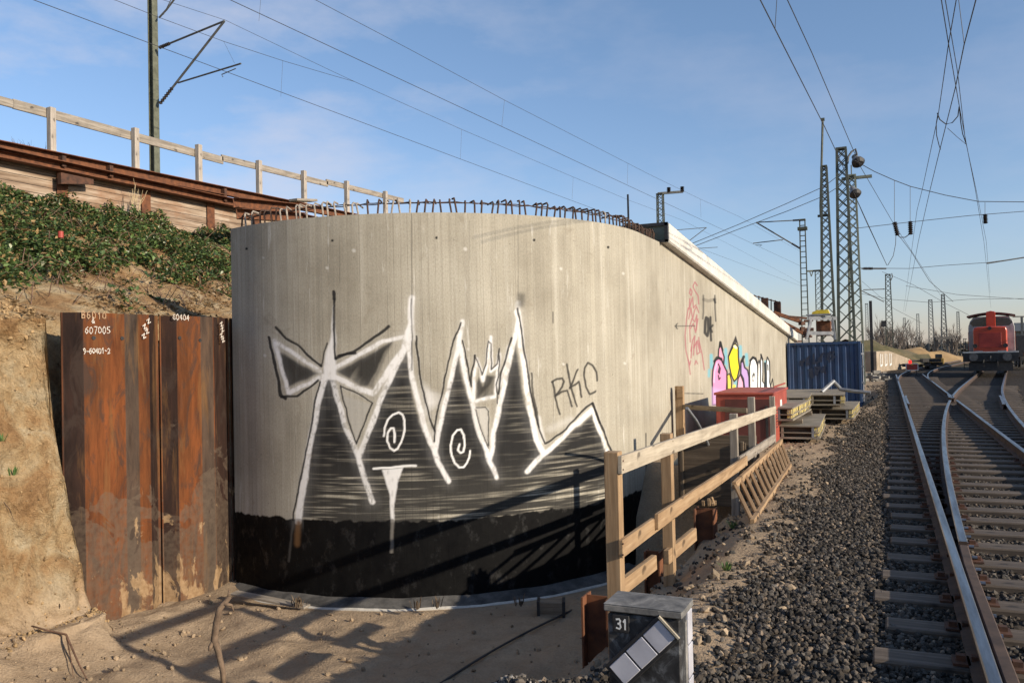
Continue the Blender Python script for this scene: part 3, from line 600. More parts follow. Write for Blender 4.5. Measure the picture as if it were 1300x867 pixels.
    letter([(415, 720), (430, 600), (455, 550), (490, 640), (495, 720)], (0.70, 0.36, 0.48), 1.4); letter([(460, 540), (462, 410), (485, 380), (505, 470), (540, 500), (556, 580), (560, 720), (505, 720), (490, 600)], (0.42, 0.28, 0.54), 1.8); dk([(470, 400), (495, 345)], 3.2)
    letter([(318, 345), (350, 270), (395, 190), (430, 240), (432, 370), (446, 470), (420, 590), (385, 630), (352, 560), (330, 460)], (0.80, 0.66, 0.02), 1.8); p.poly(m2([(312, 330), (360, 200), (402, 98), (432, 200), (436, 260), (415, 190), (392, 178), (360, 250), (322, 350)]), BK, .95, .7); p.line(m2([(390, 225), (405, 240)]), 3.0, (0.84, 0.80, 0.55), .9, 1.4)
    letter([(565, 720), (562, 460), (575, 390), (605, 360), (635, 385), (655, 450), (660, 560), (672, 720)], (0.80, 0.80, 0.77), 1.7); dk([(570, 390), (600, 350), (630, 362), (648, 410)], 2.4); p.poly(m2([(592, 560), (612, 520), (625, 550), (612, 630), (592, 630)]), BK, .95, .7); p.poly(m2([(597, 590), (612, 560), (613, 610), (600, 622)]), (0.75, 0.76, 0.74), .9, .5)
    letter([(655, 720), (660, 430), (672, 385), (684, 440), (690, 560), (690, 720)], (0.80, 0.80, 0.77), 1.3); letter([(690, 720), (688, 400), (697, 330), (715, 400), (716, 520), (712, 630), (735, 660), (735, 720)], (0.80, 0.80, 0.78), 1.4); dk([(694, 320), (712, 375)], 2.0)
    dk([(738, 420), (745, 560), (742, 690)], 2.2); letter([(760, 720), (755, 420), (768, 350), (792, 400), (798, 560), (795, 640), (812, 720)], (0.78, 0.81, 0.80), 1.5); dk([(772, 440), (776, 500)], 1.2); dk([(805, 680), (828, 600), (840, 690)], 1.1)
    return p

# concrete cast against upright boards; paint and bitumen coat come in as attributes, seams and stains from metres along and up the face
t = NT('board_marked_concrete'); uv = t.n.new('ShaderNodeSeparateXYZ'); t.l.new(t.tc.outputs['UV'], uv.inputs[0])
s_o = uv.outputs[0]; wob = t.noise(0.35, 2, 0.5, (1, 0.15, 1), 'UV')
sb = t.math('ADD', t.math('DIVIDE', s_o, 0.098), t.math('MULTIPLY', wob, 0.5)); idx = t.math('FLOOR', sb); fr = t.math('FRACT', sb)
wnz = t.n.new('ShaderNodeTexWhiteNoise'); wnz.noise_dimensions = '1D'; t.l.new(idx, wnz.inputs['W'])
tone = t.ramp(wnz.outputs['Value'], [(0.0, (0.91, 0.91, 0.91)), (1.0, (1.05, 1.05, 1.05))])
v1 = t.noise(1.0, 6, 0.62, (26, 0.35, 1), 'UV'); v2 = t.noise(1.0, 5, 0.6, (5, 0.22, 1), 'UV'); bl = t.noise(0.55, 6, 0.6, (1, 1, 1), 'UV'); fi = t.noise(60, 3, 0.6, (1, 0.5, 1), 'UV')
c = t.ramp(bl, [(0.34, (0.31, 0.282, 0.222)), (0.5, (0.395, 0.364, 0.292)), (0.68, (0.46, 0.428, 0.35))])
c = t.mix(0.8, c, tone, 'MULTIPLY')
c = t.mix(0.75, c, t.ramp(v1, [(0.30, (0.80, 0.79, 0.77)), (0.5, (0.96, 0.96, 0.96)), (0.72, (1.07, 1.07, 1.07))]), 'MULTIPLY')
c = t.mix(t.ramp(v2, [(0.55, (0, 0, 0)), (0.72, (0.55, 0.55, 0.55))]), c, (0.56, 0.53, 0.45))
c = t.mix(t.ramp(v2, [(0.28, (0.5, 0.5, 0.5)), (0.42, (0, 0, 0))]), c, (0.24, 0.215, 0.17))
c = t.mix(0.42, c, t.ramp(fi, [(0.3, (0.55, 0.55, 0.55)), (0.6, (1.05, 1.05, 1.05))]), 'MULTIPLY')
v3 = t.noise(1.0, 5, 0.7, (9, 0.9, 1), 'UV'); c = t.mix(t.ramp(v3, [(0.60, (0, 0, 0)), (0.70, (0.55, 0.55, 0.55))]), c, (0.66, 0.64, 0.58))
v4 = t.noise(1.0, 6, 0.7, (2.2, 1.6, 1), 'UV', 0.8); c = t.mix(t.ramp(v4, [(0.30, (0.5, 0.5, 0.5)), (0.40, (0, 0, 0))]), c, (0.22, 0.19, 0.14))
po = t.noise(24, 3, 0.5, (1, 0.8, 1), 'UV'); c = t.mix(t.ramp(po, [(0.71, (0, 0, 0)), (0.75, (0.8, 0.8, 0.8))]), c, (0.11, 0.095, 0.075))
seam = t.math('MULTIPLY', t.math('LESS_THAN', fr, 0.06), t.math('GREATER_THAN', wnz.outputs['Value'], 0.42))
sfac = t.math('MULTIPLY', seam, t.ramp(t.noise(1.0, 3, 0.6, (6, 0.8, 1), 'UV'), [(0.36, (0.08, 0.08, 0.08)), (0.62, (0.75, 0.75, 0.75))]))
c = t.mix(sfac, c, (0.15, 0.135, 0.11))
pa = t.attr('paint'); co = t.attr('coat'); sc = t.n.new('ShaderNodeSeparateColor'); t.l.new(co.outputs['Color'], sc.inputs[0])
cp = t.mix(pa.outputs['Alpha'], c, pa.outputs['Color']); ct = t.ramp(t.noise(3.0, 6, 0.7, (1, 0.5, 1), 'UV'), [(0.35, (0.003, 0.003, 0.0035)), (0.68, (0.007, 0.007, 0.007)), (0.82, (0.035, 0.033, 0.031))])
cp = t.mix(sc.outputs[0], cp, ct); cp = t.mix(sc.outputs[1], cp, pa.outputs['Color'])
t.set('Base Color', cp); t.set('Roughness', t.mix(sc.outputs[0], (0.88, 0.88, 0.88), t.ramp(t.noise(9, 4, 0.6, (1, 1, 1), 'UV'), [(0.4, (0.50, 0.50, 0.50)), (0.68, (0.75, 0.75, 0.75)), (0.8, (0.3, 0.3, 0.3))])))
t.set('Specular IOR Level', t.mix(sc.outputs[0], (0.3, 0.3, 0.3), t.ramp(t.noise(5, 6, 0.7, (1, 0.6, 1), 'UV'), [(0.55, (0.10, 0.10, 0.10)), (0.72, (0.7, 0.7, 0.7))])))
hh = t.math('ADD', t.math('MULTIPLY', v1, 0.5), t.math('MULTIPLY', fi, 0.35)); hh = t.math('SUBTRACT', hh, t.math('MULTIPLY', sfac, 0.8)); hh = t.math('ADD', hh, t.math('MULTIPLY', wnz.outputs['Value'], 0.35))
t.bump(hh, 0.55, 0.006); MT['wall'] = t.m

def wall_piece(name, s0, s1, ds, dz, zb, ztop, painter, parent, thick=0.55):
    ns, nz_ = int((s1-s0)/ds)+1, int(5.8/dz)+1
    s = np.linspace(s0, s1, ns); x, y, nx, ny = wall_at(s); zt = ztop(y)
    Z = zb + (zt-zb)[:, None]*np.linspace(0, 1, nz_)[None]; X = np.repeat(x[:, None], nz_, 1); Y = np.repeat(y[:, None], nz_, 1); SS = np.repeat(s[:, None], nz_, 1)
    U, V = w2px(X, Y, Z); p = painter(U, V, SS, Z)
    edge = -0.58 + 0.05*(fbm(SS*2.2, SS*0, 101, 4)-0.5) + 0.06*(fbm(SS*11, SS*0+3, 103, 3)-0.5) + 0.10*np.clip(fbm(SS*5, SS*0+8, 105, 2)-0.62, 0, 1)
    coat = ss(0.012, -0.012, Z-edge); keep = np.clip(p.a, 0, 1)*((np.abs(U-497.5) < 5) & (V < 702) | (np.abs(U-372) < 14) & (V < 714))*0.55*coat
    vs = np.stack([X, Y, Z], -1).reshape(-1, 3); fs = grid_faces(ns, nz_)
    # top, back and ends (coarse)
    n0 = len(vs); xb, yb = x-nx*thick, y-ny*thick
    back = np.concatenate([np.stack([x, y, zt], 1), np.stack([xb, yb, zt], 1), np.stack([xb, yb, np.full(ns, zb)], 1)])
    i = np.arange(ns-1); f2 = np.concatenate([np.stack([n0+i, n0+i+1, n0+ns+i+1, n0+ns+i], 1), np.stack([n0+ns+i, n0+ns+i+1, n0+2*ns+i+1, n0+2*ns+i], 1)])
    ends = np.array([[0, nz_-1, n0+ns, n0+2*ns], [(ns-1)*nz_, n0+3*ns-1, n0+2*ns-1, ns*nz_-1]])
    av = np.concatenate([vs, back]); af = np.concatenate([fs, f2, ends])
    o = np_mesh(name, av, af, MT['wall'], parent, smooth=True)
    uvs = np.concatenate([np.stack([SS, Z], -1).reshape(-1, 2), np.tile(np.stack([s, zt], 1), (3, 1))]); li = af.ravel()
    ul = o.data.uv_layers.new(name='UVMap'); ul.data.foreach_set('uv', uvs[li].astype(np.float32).ravel())
    m = len(back); pc = np.concatenate([np.concatenate([p.c, p.a[..., None]], -1).reshape(-1, 4), np.zeros((m, 4))])
    set_attr(o, 'paint', pc); cc = np.zeros((len(av), 4)); cc[:, 3] = 1; cc[:n0, 0] = coat.ravel(); cc[:n0, 1] = keep.ravel(); set_attr(o, 'coat', cc)
    o.data.set_sharp_from_angle(angle=R(50))
    return o
wall = thing('concrete_retaining_wall', 'tall board-marked concrete wall with round end, covered in graffiti over a black base', 'wall', (0, 0, 0))
wall_piece('wall_panel', 0.0, SJ-0.012, 0.0125, 0.0125, -2.2, lambda y: np.full(y.shape, ZT), paint_round, wall)
wall_piece('wall_panel', SJ, L1+YE-WYC, 0.045, 0.016, -1.2, top_z, paint_straight, wall)
# coping of the straight run: an outward lip with a light face
cs = []
for y in np.linspace(YJ-0.25, YE, 40):
    z = top_z(y); h = 0.35
    cs.append([Vector((WX+0.02, y, z)), Vector((WX+0.135, y, z+0.004)), Vector((WX+0.16, y, z+0.03)), Vector((WX+0.16, y, z+h)), Vector((WX-0.85, y, z+h)), Vector((WX-0.85, y, z))])
mb = MB(); k = 6
for r_ in cs: mb.v += [tuple(p) for p in r_]
for i in range(len(cs)-1): mb.f += [(i*k+j, i*k+(j+1) % k, (i+1)*k+(j+1) % k, (i+1)*k+j) for j in range(k)]; mb.m += [0]*k
mb.f += [tuple(range(k))[::-1], tuple((len(cs)-1)*k+j for j in range(k))]; mb.m += [0, 0]
mb.build('coping', pm('coping_concrete', (0.52, 0.50, 0.45), (0.70, 0.68, 0.62), 1.6, 0.85, 0.3, 0.004, fine=0.2), wall)
yc = YJ-0.29; zc = top_z(yc); mb = MB(); mb.box((WX-0.35, yc, zc+0.175), (0.98, 0.05, 0.35)); mb.build('end_shutter', pm('shutter_green', (0.10, 0.12, 0.09), (0.17, 0.19, 0.15), 4, 0.7, 0.2), wall)
mb = MB(); mb.box((WX-0.35, yc-0.045, zc+0.325), (1.02, 0.04, 0.06)); mb.box((WX+0.13, yc-0.045, zc+0.175), (0.06, 0.04, 0.36)); mb.box((WX-0.35, yc-0.045, zc+0.01), (1.02, 0.04, 0.05)); mb.bar((WX-0.6, yc, zc+0.4), (WX-0.6, yc, zc+0.95), 0.03, 0.03)
mb.build('shutter_frame', MT['black_steel'], wall)
# footing lip at the foot of the round end
fp = [(0.30, -2.1), (0.30, -1.735), (0.27, -1.715), (0.02, -1.64)]; mb = MB(); sA = np.linspace(0.12, SJ-2.6, 60); x, y, nx, ny = wall_at(sA); rn = random.Random(3)
for i in range(len(sA)):
    dz = 0.006*math.sin(i*0.7)+rn.uniform(-.004, .004)
    mb.v += [(x[i]+nx[i]*o_, y[i]+ny[i]*o_, z_+dz) for o_, z_ in fp]
for i in range(len(sA)-1): mb.f += [(i*4+j, i*4+4+j, i*4+5+j, i*4+1+j) for j in range(3)]; mb.m += [0, 0, 1]
mb.f += [(0, 1, 2, 3), tuple(len(mb.v)-4+j for j in range(4))[::-1]]; mb.m += [0, 0]
mb.build('footing', [MT['concrete_light'], pm('tarred_concrete', (0.03, 0.03, 0.03), (0.13, 0.125, 0.115), 4, 0.85, 0.3, fine=0.3)], wall)
# starter bars: one hooked bar each, copies of a few bent shapes, and two tie bars along them
rn = random.Random(11); sR = np.linspace(0.15, SJ-0.35, 76); protos = []
off_in = 0.10
for i, s_ in enumerate(sR):
    s_ = float(s_)+rn.uniform(-.03, .03); x, y, nx, ny = [float(v) for v in wall_at(s_)]; h = 0.205+rn.uniform(-.03, .02); lean = rn.uniform(-.04, .04); tx, ty = -ny, nx
    b = Vector((x-nx*off_in, y-ny*off_in, ZT-0.04)); top = b + Vector((tx*lean, ty*lean, h+0.04)); hk = 0.13+rn.uniform(-.05, .09)
    e = top + Vector((-nx*hk + tx*rn.uniform(-.06, .06), -ny*hk + ty*rn.uniform(-.06, .06), rn.uniform(-.03, .02)))
    mid = top.lerp(e, 0.15) + Vector((0, 0, 0.012)); mb = MB(); mb.tube([b, b.lerp(top, .5), top-Vector((0, 0, .02)), mid, e], 0.0135, 6)
    mb.build('starter_bar', MT['limed_rebar'] if (rn.random() < (0.8 if s_ < 3.2 and s_ > 1.0 else 0.10)) else MT['rebar'], wall)
for off, z0 in ((0.12, 0.165), (0.24, 0.175)):
    sT = np.linspace(0.05, SJ-0.3, 90); x, y, nx, ny = wall_at(sT); mb = MB(); mb.tube([(x[i]-nx[i]*off, y[i]-ny[i]*off, ZT+z0+rn.uniform(-.012, .012)) for i in range(len(sT))], 0.008, 5); mb.build('tie_bar', MT['rebar'], wall)
for u in (578, 679, 752):                                         # a few taller straight bars
    pass
# ------------------------------------------------------------------ strokes of paint on flat faces
FONT = {'0': [[(.5, 1), (.15, .8), (.1, .3), (.4, 0), (.8, .2), (.85, .7), (.5, 1)]], '1': [[(.3, .75), (.55, 1), (.55, 0)]], '2': [[(.1, .8), (.4, 1), (.8, .8), (.7, .5), (.1, 0), (.85, 0)]],
        '3': [[(.1, .95), (.75, .95), (.4, .58), (.8, .4), (.75, .1), (.4, 0), (.08, .1)]], '4': [[(.65, 0), (.65, 1), (.08, .35), (.9, .35)]], '5': [[(.8, 1), (.2, 1), (.15, .55), (.6, .6), (.85, .3), (.6, 0), (.1, .05)]],
        '6': [[(.75, .95), (.3, .8), (.1, .3), (.4, 0), (.8, .2), (.7, .5), (.15, .45)]], '7': [[(.1, 1), (.85, 1), (.35, 0)]], '8': [[(.5, .52), (.15, .75), (.5, 1), (.82, .75), (.5, .52), (.1, .25), (.5, 0), (.88, .25), (.5, .52)]],
        '9': [[(.8, .6), (.4, .5), (.15, .75), (.5, 1), (.82, .75), (.75, .3), (.4, 0)]], '-': [[(.2, .5), (.8, .5)]], '&': [[(.9, 0), (.25, .75), (.5, 1), (.65, .75), (.1, .25), (.4, 0), (.85, .4)]],
        'B': [[(.15, 0), (.15, 1), (.7, .9), (.6, .55), (.15, .5), (.8, .4), (.75, .05), (.15, 0)]], 'C': [[(.85, .85), (.45, 1), (.1, .5), (.45, 0), (.85, .15)]]}
def ribbon(mb, pts, nrm, w, off=0.004):
    nrm = Vector(nrm).normalized(); pts = [Vector(p)+nrm*off for p in pts]
    for a, b in zip(pts[:-1], pts[1:]):
        d = (b-a)
        if d.length < 1e-6: continue
        d.normalize(); sd = d.cross(nrm)*w/2; a2, b2 = a-d*w*0.3, b+d*w*0.3
        off2 = nrm*random.uniform(0, 0.0015)
        mb.add([a2-sd+off2, a2+sd+off2, b2+sd+off2, b2-sd+off2], [(0, 1, 2, 3)])
def text(mb, s, org, rt, up, h, w, nrm, adv=0.8, jit=0.11):
    org, rt, up = Vector(org), Vector(rt).normalized(), Vector(up).normalized(); rd = random.Random(len(s)*7)
    for i, ch in enumerate(s):
        for ln in FONT.get(ch, []): ribbon(mb, [org + rt*(i*adv*h + x*h*0.65) + up*(y*h + rd.uniform(-jit, jit)*h) for x, y in ln], nrm, w)

# ------------------------------------------------------------------ rusty sheet piles at the left of the wall
PA, PB, PZT, PZB = Vector((-9.57, 7.19, 0)), Vector((-9.29, 9.85, 0)), 2.38, -2.2
pd = (PB-PA).normalized(); pn = Vector((pd.y, -pd.x, 0))
t = NT('sheet_pile_rust'); a = t.attr('strip'); sx = t.n.new('ShaderNodeSeparateXYZ'); t.l.new(t.tc.outputs['Object'], sx.inputs[0])
n1 = t.noise(2.0, 6, 0.65, (1, 1, 0.25), dist=0.5); n2 = t.noise(11, 6, 0.7, (1, 1, 0.12)); n3 = t.noise(1.6, 6, 0.6, dist=1.0); n4 = t.noise(14, 4, 0.6)
c = t.mix(0.9, a.outputs['Color'], t.ramp(n1, [(0.3, (0.30, 0.26, 0.25)), (0.47, (0.85, 0.82, 0.80)), (0.7, (1.35, 1.15, 1.0))]), 'MULTIPLY')
c = t.mix(0.85, c, t.ramp(n2, [(0.3, (0.40, 0.36, 0.34)), (0.48, (0.9, 0.9, 0.9)), (0.66, (1.3, 1.25, 1.2))]), 'MULTIPLY'); c = t.mix(t.ramp(t.noise(3.5, 7, 0.7, (1, 1, 0.4), dist=1.2), [(0.52, (0, 0, 0)), (0.64, (0.80, 0.80, 0.80))]), c, (0.040, 0.026, 0.020)); c = t.mix(t.ramp(t.noise(4.0, 6, 0.7, (1, 1, 0.10), dist=0.4), [(0.55, (0, 0, 0)), (0.68, (0.7, 0.7, 0.7))]), c, (0.17, 0.085, 0.03))
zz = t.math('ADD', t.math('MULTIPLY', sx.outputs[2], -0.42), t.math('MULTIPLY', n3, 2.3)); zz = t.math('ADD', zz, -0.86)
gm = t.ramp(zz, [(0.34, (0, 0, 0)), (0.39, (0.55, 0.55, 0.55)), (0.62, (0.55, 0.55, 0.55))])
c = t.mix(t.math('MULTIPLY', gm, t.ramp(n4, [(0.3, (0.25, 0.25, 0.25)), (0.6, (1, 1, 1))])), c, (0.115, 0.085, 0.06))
n5 = t.noise(2.6, 6, 0.62, (1, 1, 0.55), dist=0.7); dz_ = t.math('ADD', t.math('MULTIPLY', sx.outputs[2], -0.13), n5); dm = t.ramp(dz_, [(0.70, (0, 0, 0)), (0.735, (0.75, 0.75, 0.75))])
c = t.mix(dm, c, t.ramp(n4, [(0.3, (0.22, 0.14, 0.07)), (0.7, (0.38, 0.26, 0.145))]))
t.set('Base Color', c).set('Roughness', 0.82).set('Specular IOR Level', 0.25).bump(n2, 0.35, 0.004); MT['pile'] = t.m
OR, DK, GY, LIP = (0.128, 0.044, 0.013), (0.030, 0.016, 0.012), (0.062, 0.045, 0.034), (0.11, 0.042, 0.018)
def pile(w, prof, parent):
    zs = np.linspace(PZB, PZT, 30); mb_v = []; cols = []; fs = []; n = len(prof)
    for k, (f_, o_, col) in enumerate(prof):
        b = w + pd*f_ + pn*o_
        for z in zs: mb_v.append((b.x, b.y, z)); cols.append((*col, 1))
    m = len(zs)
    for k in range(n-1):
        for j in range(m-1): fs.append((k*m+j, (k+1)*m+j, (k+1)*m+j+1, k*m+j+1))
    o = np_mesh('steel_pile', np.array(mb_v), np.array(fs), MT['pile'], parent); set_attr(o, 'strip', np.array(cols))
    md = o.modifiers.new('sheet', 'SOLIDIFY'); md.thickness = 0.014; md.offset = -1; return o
pw = thing('sheet_pile_wall', 'rusty orange steel sheet piles with chalked numbers, between earth bank and concrete wall', 'sheet piling', (0, 0, 0))
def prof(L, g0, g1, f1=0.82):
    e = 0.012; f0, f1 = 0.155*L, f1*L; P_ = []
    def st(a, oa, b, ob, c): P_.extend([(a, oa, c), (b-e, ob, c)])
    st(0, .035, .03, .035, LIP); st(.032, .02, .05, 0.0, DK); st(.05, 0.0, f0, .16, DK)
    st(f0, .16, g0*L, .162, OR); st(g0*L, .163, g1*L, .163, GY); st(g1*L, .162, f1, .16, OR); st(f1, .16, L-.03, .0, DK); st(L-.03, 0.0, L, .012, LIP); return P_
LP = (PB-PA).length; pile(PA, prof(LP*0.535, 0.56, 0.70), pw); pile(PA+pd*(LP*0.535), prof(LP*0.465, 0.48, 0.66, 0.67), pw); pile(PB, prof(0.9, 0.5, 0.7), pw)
mk = pm('chalk_mark', (0.30, 0.24, 0.19), (0.66, 0.63, 0.58), 40, 0.9, 0)
def on_pile(u, v): return on_plane(u, v, PA+pn*0.165, pn)
upz = Vector((0, 0, 1))
mb = MB()
for s_, u, v, h in (('607005', 107.5, 423, 0.105), ('9-60401-2', 105, 449, 0.085), ('60404', 219, 406, 0.10), ('&', 116, 410, 0.09)): text(mb, s_, on_pile(u, v), pd, upz, h*.80, 0.011, pn, adv=0.72 if len(s_) < 8 else 0.62)
mb.build('chalk_number', mk, pw)
mb = MB(); text(mb, 'B6010', on_pile(103, 404), pd, upz, 0.09, 0.012, pn); mb.build('chalk_number', pm('faded_mark', (0.30, 0.19, 0.11), (0.40, 0.27, 0.16), 20, 0.9, 0), pw)
mb = MB(); rd = random.Random(4)
for u0_, v0_ in ((186, 407), (181, 414), (184, 420), (180, 426), (279, 411), (280, 418), (279, 425), (281, 431)):
    p = on_plane(u0_, v0_, PA+pn*0.19, pn); ribbon(mb, [p, p+pd*0.04+upz*0.03, p+pd*0.02-upz*0.04, p+pd*0.06-upz*0.02], pn, 0.014)
mb.build('chalk_number', mk, pw)
mb = MB()
for u, v in ((119, 429), (155, 429.5), (228, 429), (254, 432)):
    p = on_pile(u, v); mb.cyl(p-pn*0.004, p+pn*0.006, 0.026, 12)
mb.build('lifting_hole', MT['black_steel'], pw)

# ------------------------------------------------------------------ timber and steel retaining wall on the upper bank, with railing
TX = -17.4
def tz(u, v, x=TX): return on_x(u, v, x)
top0, top1 = tz(0, 180), tz(380, 258); low0, low1 = tz(0, 199), tz(330, 268); zb0 = 5.2
def lerp_z(p, q, y): return p.z + (q.z-p.z)*(y-p.y)/(q.y-p.y)
Y0, Y1 = 3.0, tz(330, 250).y
tw = thing('timber_retaining_wall', 'weathered plank wall between rusty steel posts holding the upper bank', 'retaining wall', (0, 0, 0))
t = NT('lagging'); sx = t.n.new('ShaderNodeSeparateXYZ'); t.l.new(t.tc.outputs['Object'], sx.inputs[0]); rw = t.math('DIVIDE', sx.outputs[2], 0.17); fr = t.math('FRACT', rw)
wnz = t.n.new('ShaderNodeTexWhiteNoise'); wnz.noise_dimensions = '2D'; cv = t.n.new('ShaderNodeCombineXYZ'); t.l.new(t.math('FLOOR', rw), cv.inputs[0]); t.l.new(t.math('FLOOR', t.math('DIVIDE', sx.outputs[1], 3.1)), cv.inputs[1]); t.l.new(cv.outputs[0], wnz.inputs['Vector'])
g = t.noise(12, 5, 0.65, (1, 0.08, 1)); c = t.ramp(g, [(0.3, (0.15, 0.10, 0.065)), (0.52, (0.33, 0.255, 0.185)), (0.75, (0.55, 0.47, 0.385))])
c = t.mix(0.6, c, t.ramp(wnz.outputs['Value'], [(0, (0.55, 0.45, 0.38)), (1, (1.1, 1.1, 1.1))]), 'MULTIPLY'); c = t.mix(t.ramp(t.noise(1.3, 5, 0.6), [(0.5, (0, 0, 0)), (0.7, (0.6, 0.6, 0.6))]), c, (0.24, 0.11, 0.05))
c = t.mix(t.math('LESS_THAN', fr, 0.07), c, (0.03, 0.022, 0.016)); t.set('Base Color', c).set('Roughness', 0.9).bump(t.math('ADD', g, t.math('MULTIPLY', t.math('GREATER_THAN', fr, 0.07), 0.8)), 0.5, 0.012)
mb = MB(); mb.add([(TX-.03, Y0, zb0), (TX-.03, Y1+6, zb0), (TX-.03, Y1+6, lerp_z(low0, low1, Y1+6)+.05), (TX-.03, Y0, lerp_z(low0, low1, Y0)+.05), (TX-.12, Y0, zb0), (TX-.12, Y1+6, zb0), (TX-.12, Y1+6, lerp_z(low0, low1, Y1+6)+.05), (TX-.12, Y0, lerp_z(low0, low1, Y0)+.05)], [(0, 1, 2, 3), (7, 6, 5, 4), (3, 2, 6, 7)])
mb.build('lagging', t.m, tw)
for u in (-60, 79, 185, 267, 325):
    y = on_x(u, 262, TX).y; zt = lerp_z(low0, low1, y); mb = MB(); mb.box((TX+.015, y, (zb0+zt)/2), (.016, .28, zt-zb0)); mb.box((TX-.06, y, (zb0+zt)/2), (.13, .016, zt-zb0)); mb.build('steel_post', MT['rust'], tw)
def channel(name, p0, p1, h, d, mat, parent, flip=1):                  # a long rolled section: web and two flanges
    mb = MB(); up = Vector((0, 0, 1)); out = Vector((1, 0, 0))*flip
    mb.bar(p0, p1, .014, h); mb.bar(p0+up*(h/2-.009)+out*d/2, p1+up*(h/2-.009)+out*d/2, d, .018); mb.bar(p0-up*(h/2-.009)+out*d/2, p1-up*(h/2-.009)+out*d/2, d, .018); return mb.build(name, mat, parent)
wy = Y1+5
wal = thing('steel_waler', 'pair of long rusty steel channels running along the top of the plank wall', 'steel beam', (0, 0, 0))
a, b = Vector((TX+.04, Y0, lerp_z(top0, top1, Y0)-.13)), Vector((TX+.04, wy, lerp_z(top0, top1, wy)-.13)); channel('channel_beam', a, b, .24, .16, MT['rust'], wal)
a, b = Vector((TX+.10, Y0, lerp_z(low0, low1, Y0)+.02)), Vector((TX+.10, wy, lerp_z(low0, low1, wy)+.02)); channel('channel_beam', a, b, .22, .22, MT['rust'], wal)
for u in (75, 135, 280):
    y = on_x(u, 235, TX).y; z0, z1 = lerp_z(low0, low1, y), lerp_z(top0, top1, y); mb = MB(); mb.box((TX+.12, y, (z0+z1)/2-.02), (.14, .10, z1-z0-.1)); mb.build('spacer_block', MT['dark_rust'], wal)
p = on_x(78, 222, TX+.2); mb = MB(); mb.prism([p+Vector((0, -.1, .02)), p+Vector((0, .75, .02)), p+Vector((0, .75, -.10)), p+Vector((0, -.1, -.24))], p, p+Vector((.12, 0, 0))); mb.build('bracket', MT['dark_rust'], wal)
# loose steel lying by the left end of the wall head
for i, (u0_, v0_, u1_, v1_, x_) in enumerate(((296, 258, 381, 266, -15.2), (300, 272, 384, 277, -14.6))):
    a, b = on_x(u0_, v0_, x_), on_x(u1_, v1_, x_); sb = thing('steel_beam', ('upper' if i == 0 else 'lower') + ' rusty beam end jutting towards the starter bars of the concrete wall', 'steel beam', tuple(a), 'rusty beams behind the wall head')
    channel('channel_beam', a, b, .26, .2, MT['rust'], sb)
a, b = on_x(372, 254, -15.6), on_x(398, 255, -15.6); pl_ = tag(beam('plank', a, b, .3, .07, MT['grey_wood']), 'short grey plank lying on the rusty beams behind the wall head', 'plank')

MT['rail_wood'] = wood('rail_wood', (0.24, 0.20, 0.165), (0.40, 0.355, 0.30), (0.52, 0.47, 0.41), 0.4)
rl = thing('wooden_railing', 'weathered wooden railing with square posts along the top of the upper bank', 'railing', (0, 0, 0))
RXp = TX-.15
for u, v0_, v1_ in ((-45, 112, 170), (65, 137, 193), (171.5, 163, 218), (252, 184, 236), (328.5, 204, 254), (385.5, 217, 262), (440, 230, 268), (489, 243, 280)):
    a = on_x(u, v0_, RXp); b = on_x(u, v1_, RXp); beam('railing_post', (RXp, a.y, min(b.z, a.z-1.2)), (RXp, a.y, a.z), .145, .145, MT['rail_wood'], rl, up=(1, 0, 0), bevel=.008)
RXb = TX-.26
for (u0_, v0_, u1_, v1_) in ((-120, 95, 17, 132.5), (16, 132, 283, 204), (281, 200.5, 416, 234), (414, 231, 512, 255)):
    beam('railing_board', on_x(u0_, v0_, RXb), on_x(u1_, v1_, RXb), .05, .19 if u0_ != 16 else .22, MT['grey_wood'], rl, bevel=.006)
    RXb -= .0
def bare_plant(name, label, cat, base, h, spread, mat, n=7, group=None, depth=3, r=0.012, seed=1):
    rd = random.Random(seed); mb = MB(); base = Vector(base)
    def grow(p, d, L, r_, k):
        e = p + d*L; m = p.lerp(e, .5) + Vector((rd.uniform(-1, 1), rd.uniform(-1, 1), 0))*L*.06; mb.tube([p, m, e], [r_, r_*.85, r_*.65], 4)
        if k:
            for _ in range(rd.randint(2, 4)): grow(p.lerp(e, rd.uniform(.45, 1)), (d+Vector((rd.uniform(-1, 1), rd.uniform(-1, 1), rd.uniform(-.2, .7)))*spread).normalized(), L*rd.uniform(.45, .75), r_*.6, k-1)
    for i in range(n): grow(base+Vector((rd.uniform(-.1, .1)*h*.3, rd.uniform(-.1, .1)*h*.3, 0)), Vector((rd.uniform(-1, 1)*spread, rd.uniform(-1, 1)*spread, 1)).normalized(), h*rd.uniform(.35, .55), r, depth)
    return tag(mb.build(name, mat), label, cat, group)
MT['twig'] = pm('twig', (0.10, 0.075, 0.055), (0.20, 0.155, 0.12), 6, 0.9, 0)
p = on_x(44, 196, TX-1.5); bare_plant('bare_shrub', 'small leafless shrub showing behind the railing on the upper bank', 'shrub', (p.x, p.y, 6.1), 1.5, .5, MT['twig'], 6, seed=3)
p = on_x(170, 272, TX+.35); bare_plant('dry_weed', 'straw-coloured dry weed stalks in front of the plank wall', 'weed', (p.x, p.y, p.z-.2), 1.3, .25, pm('straw', (0.42, 0.32, 0.18), (0.58, 0.46, 0.28), 6, 0.9, 0), 6, depth=1, r=.01, seed=8)
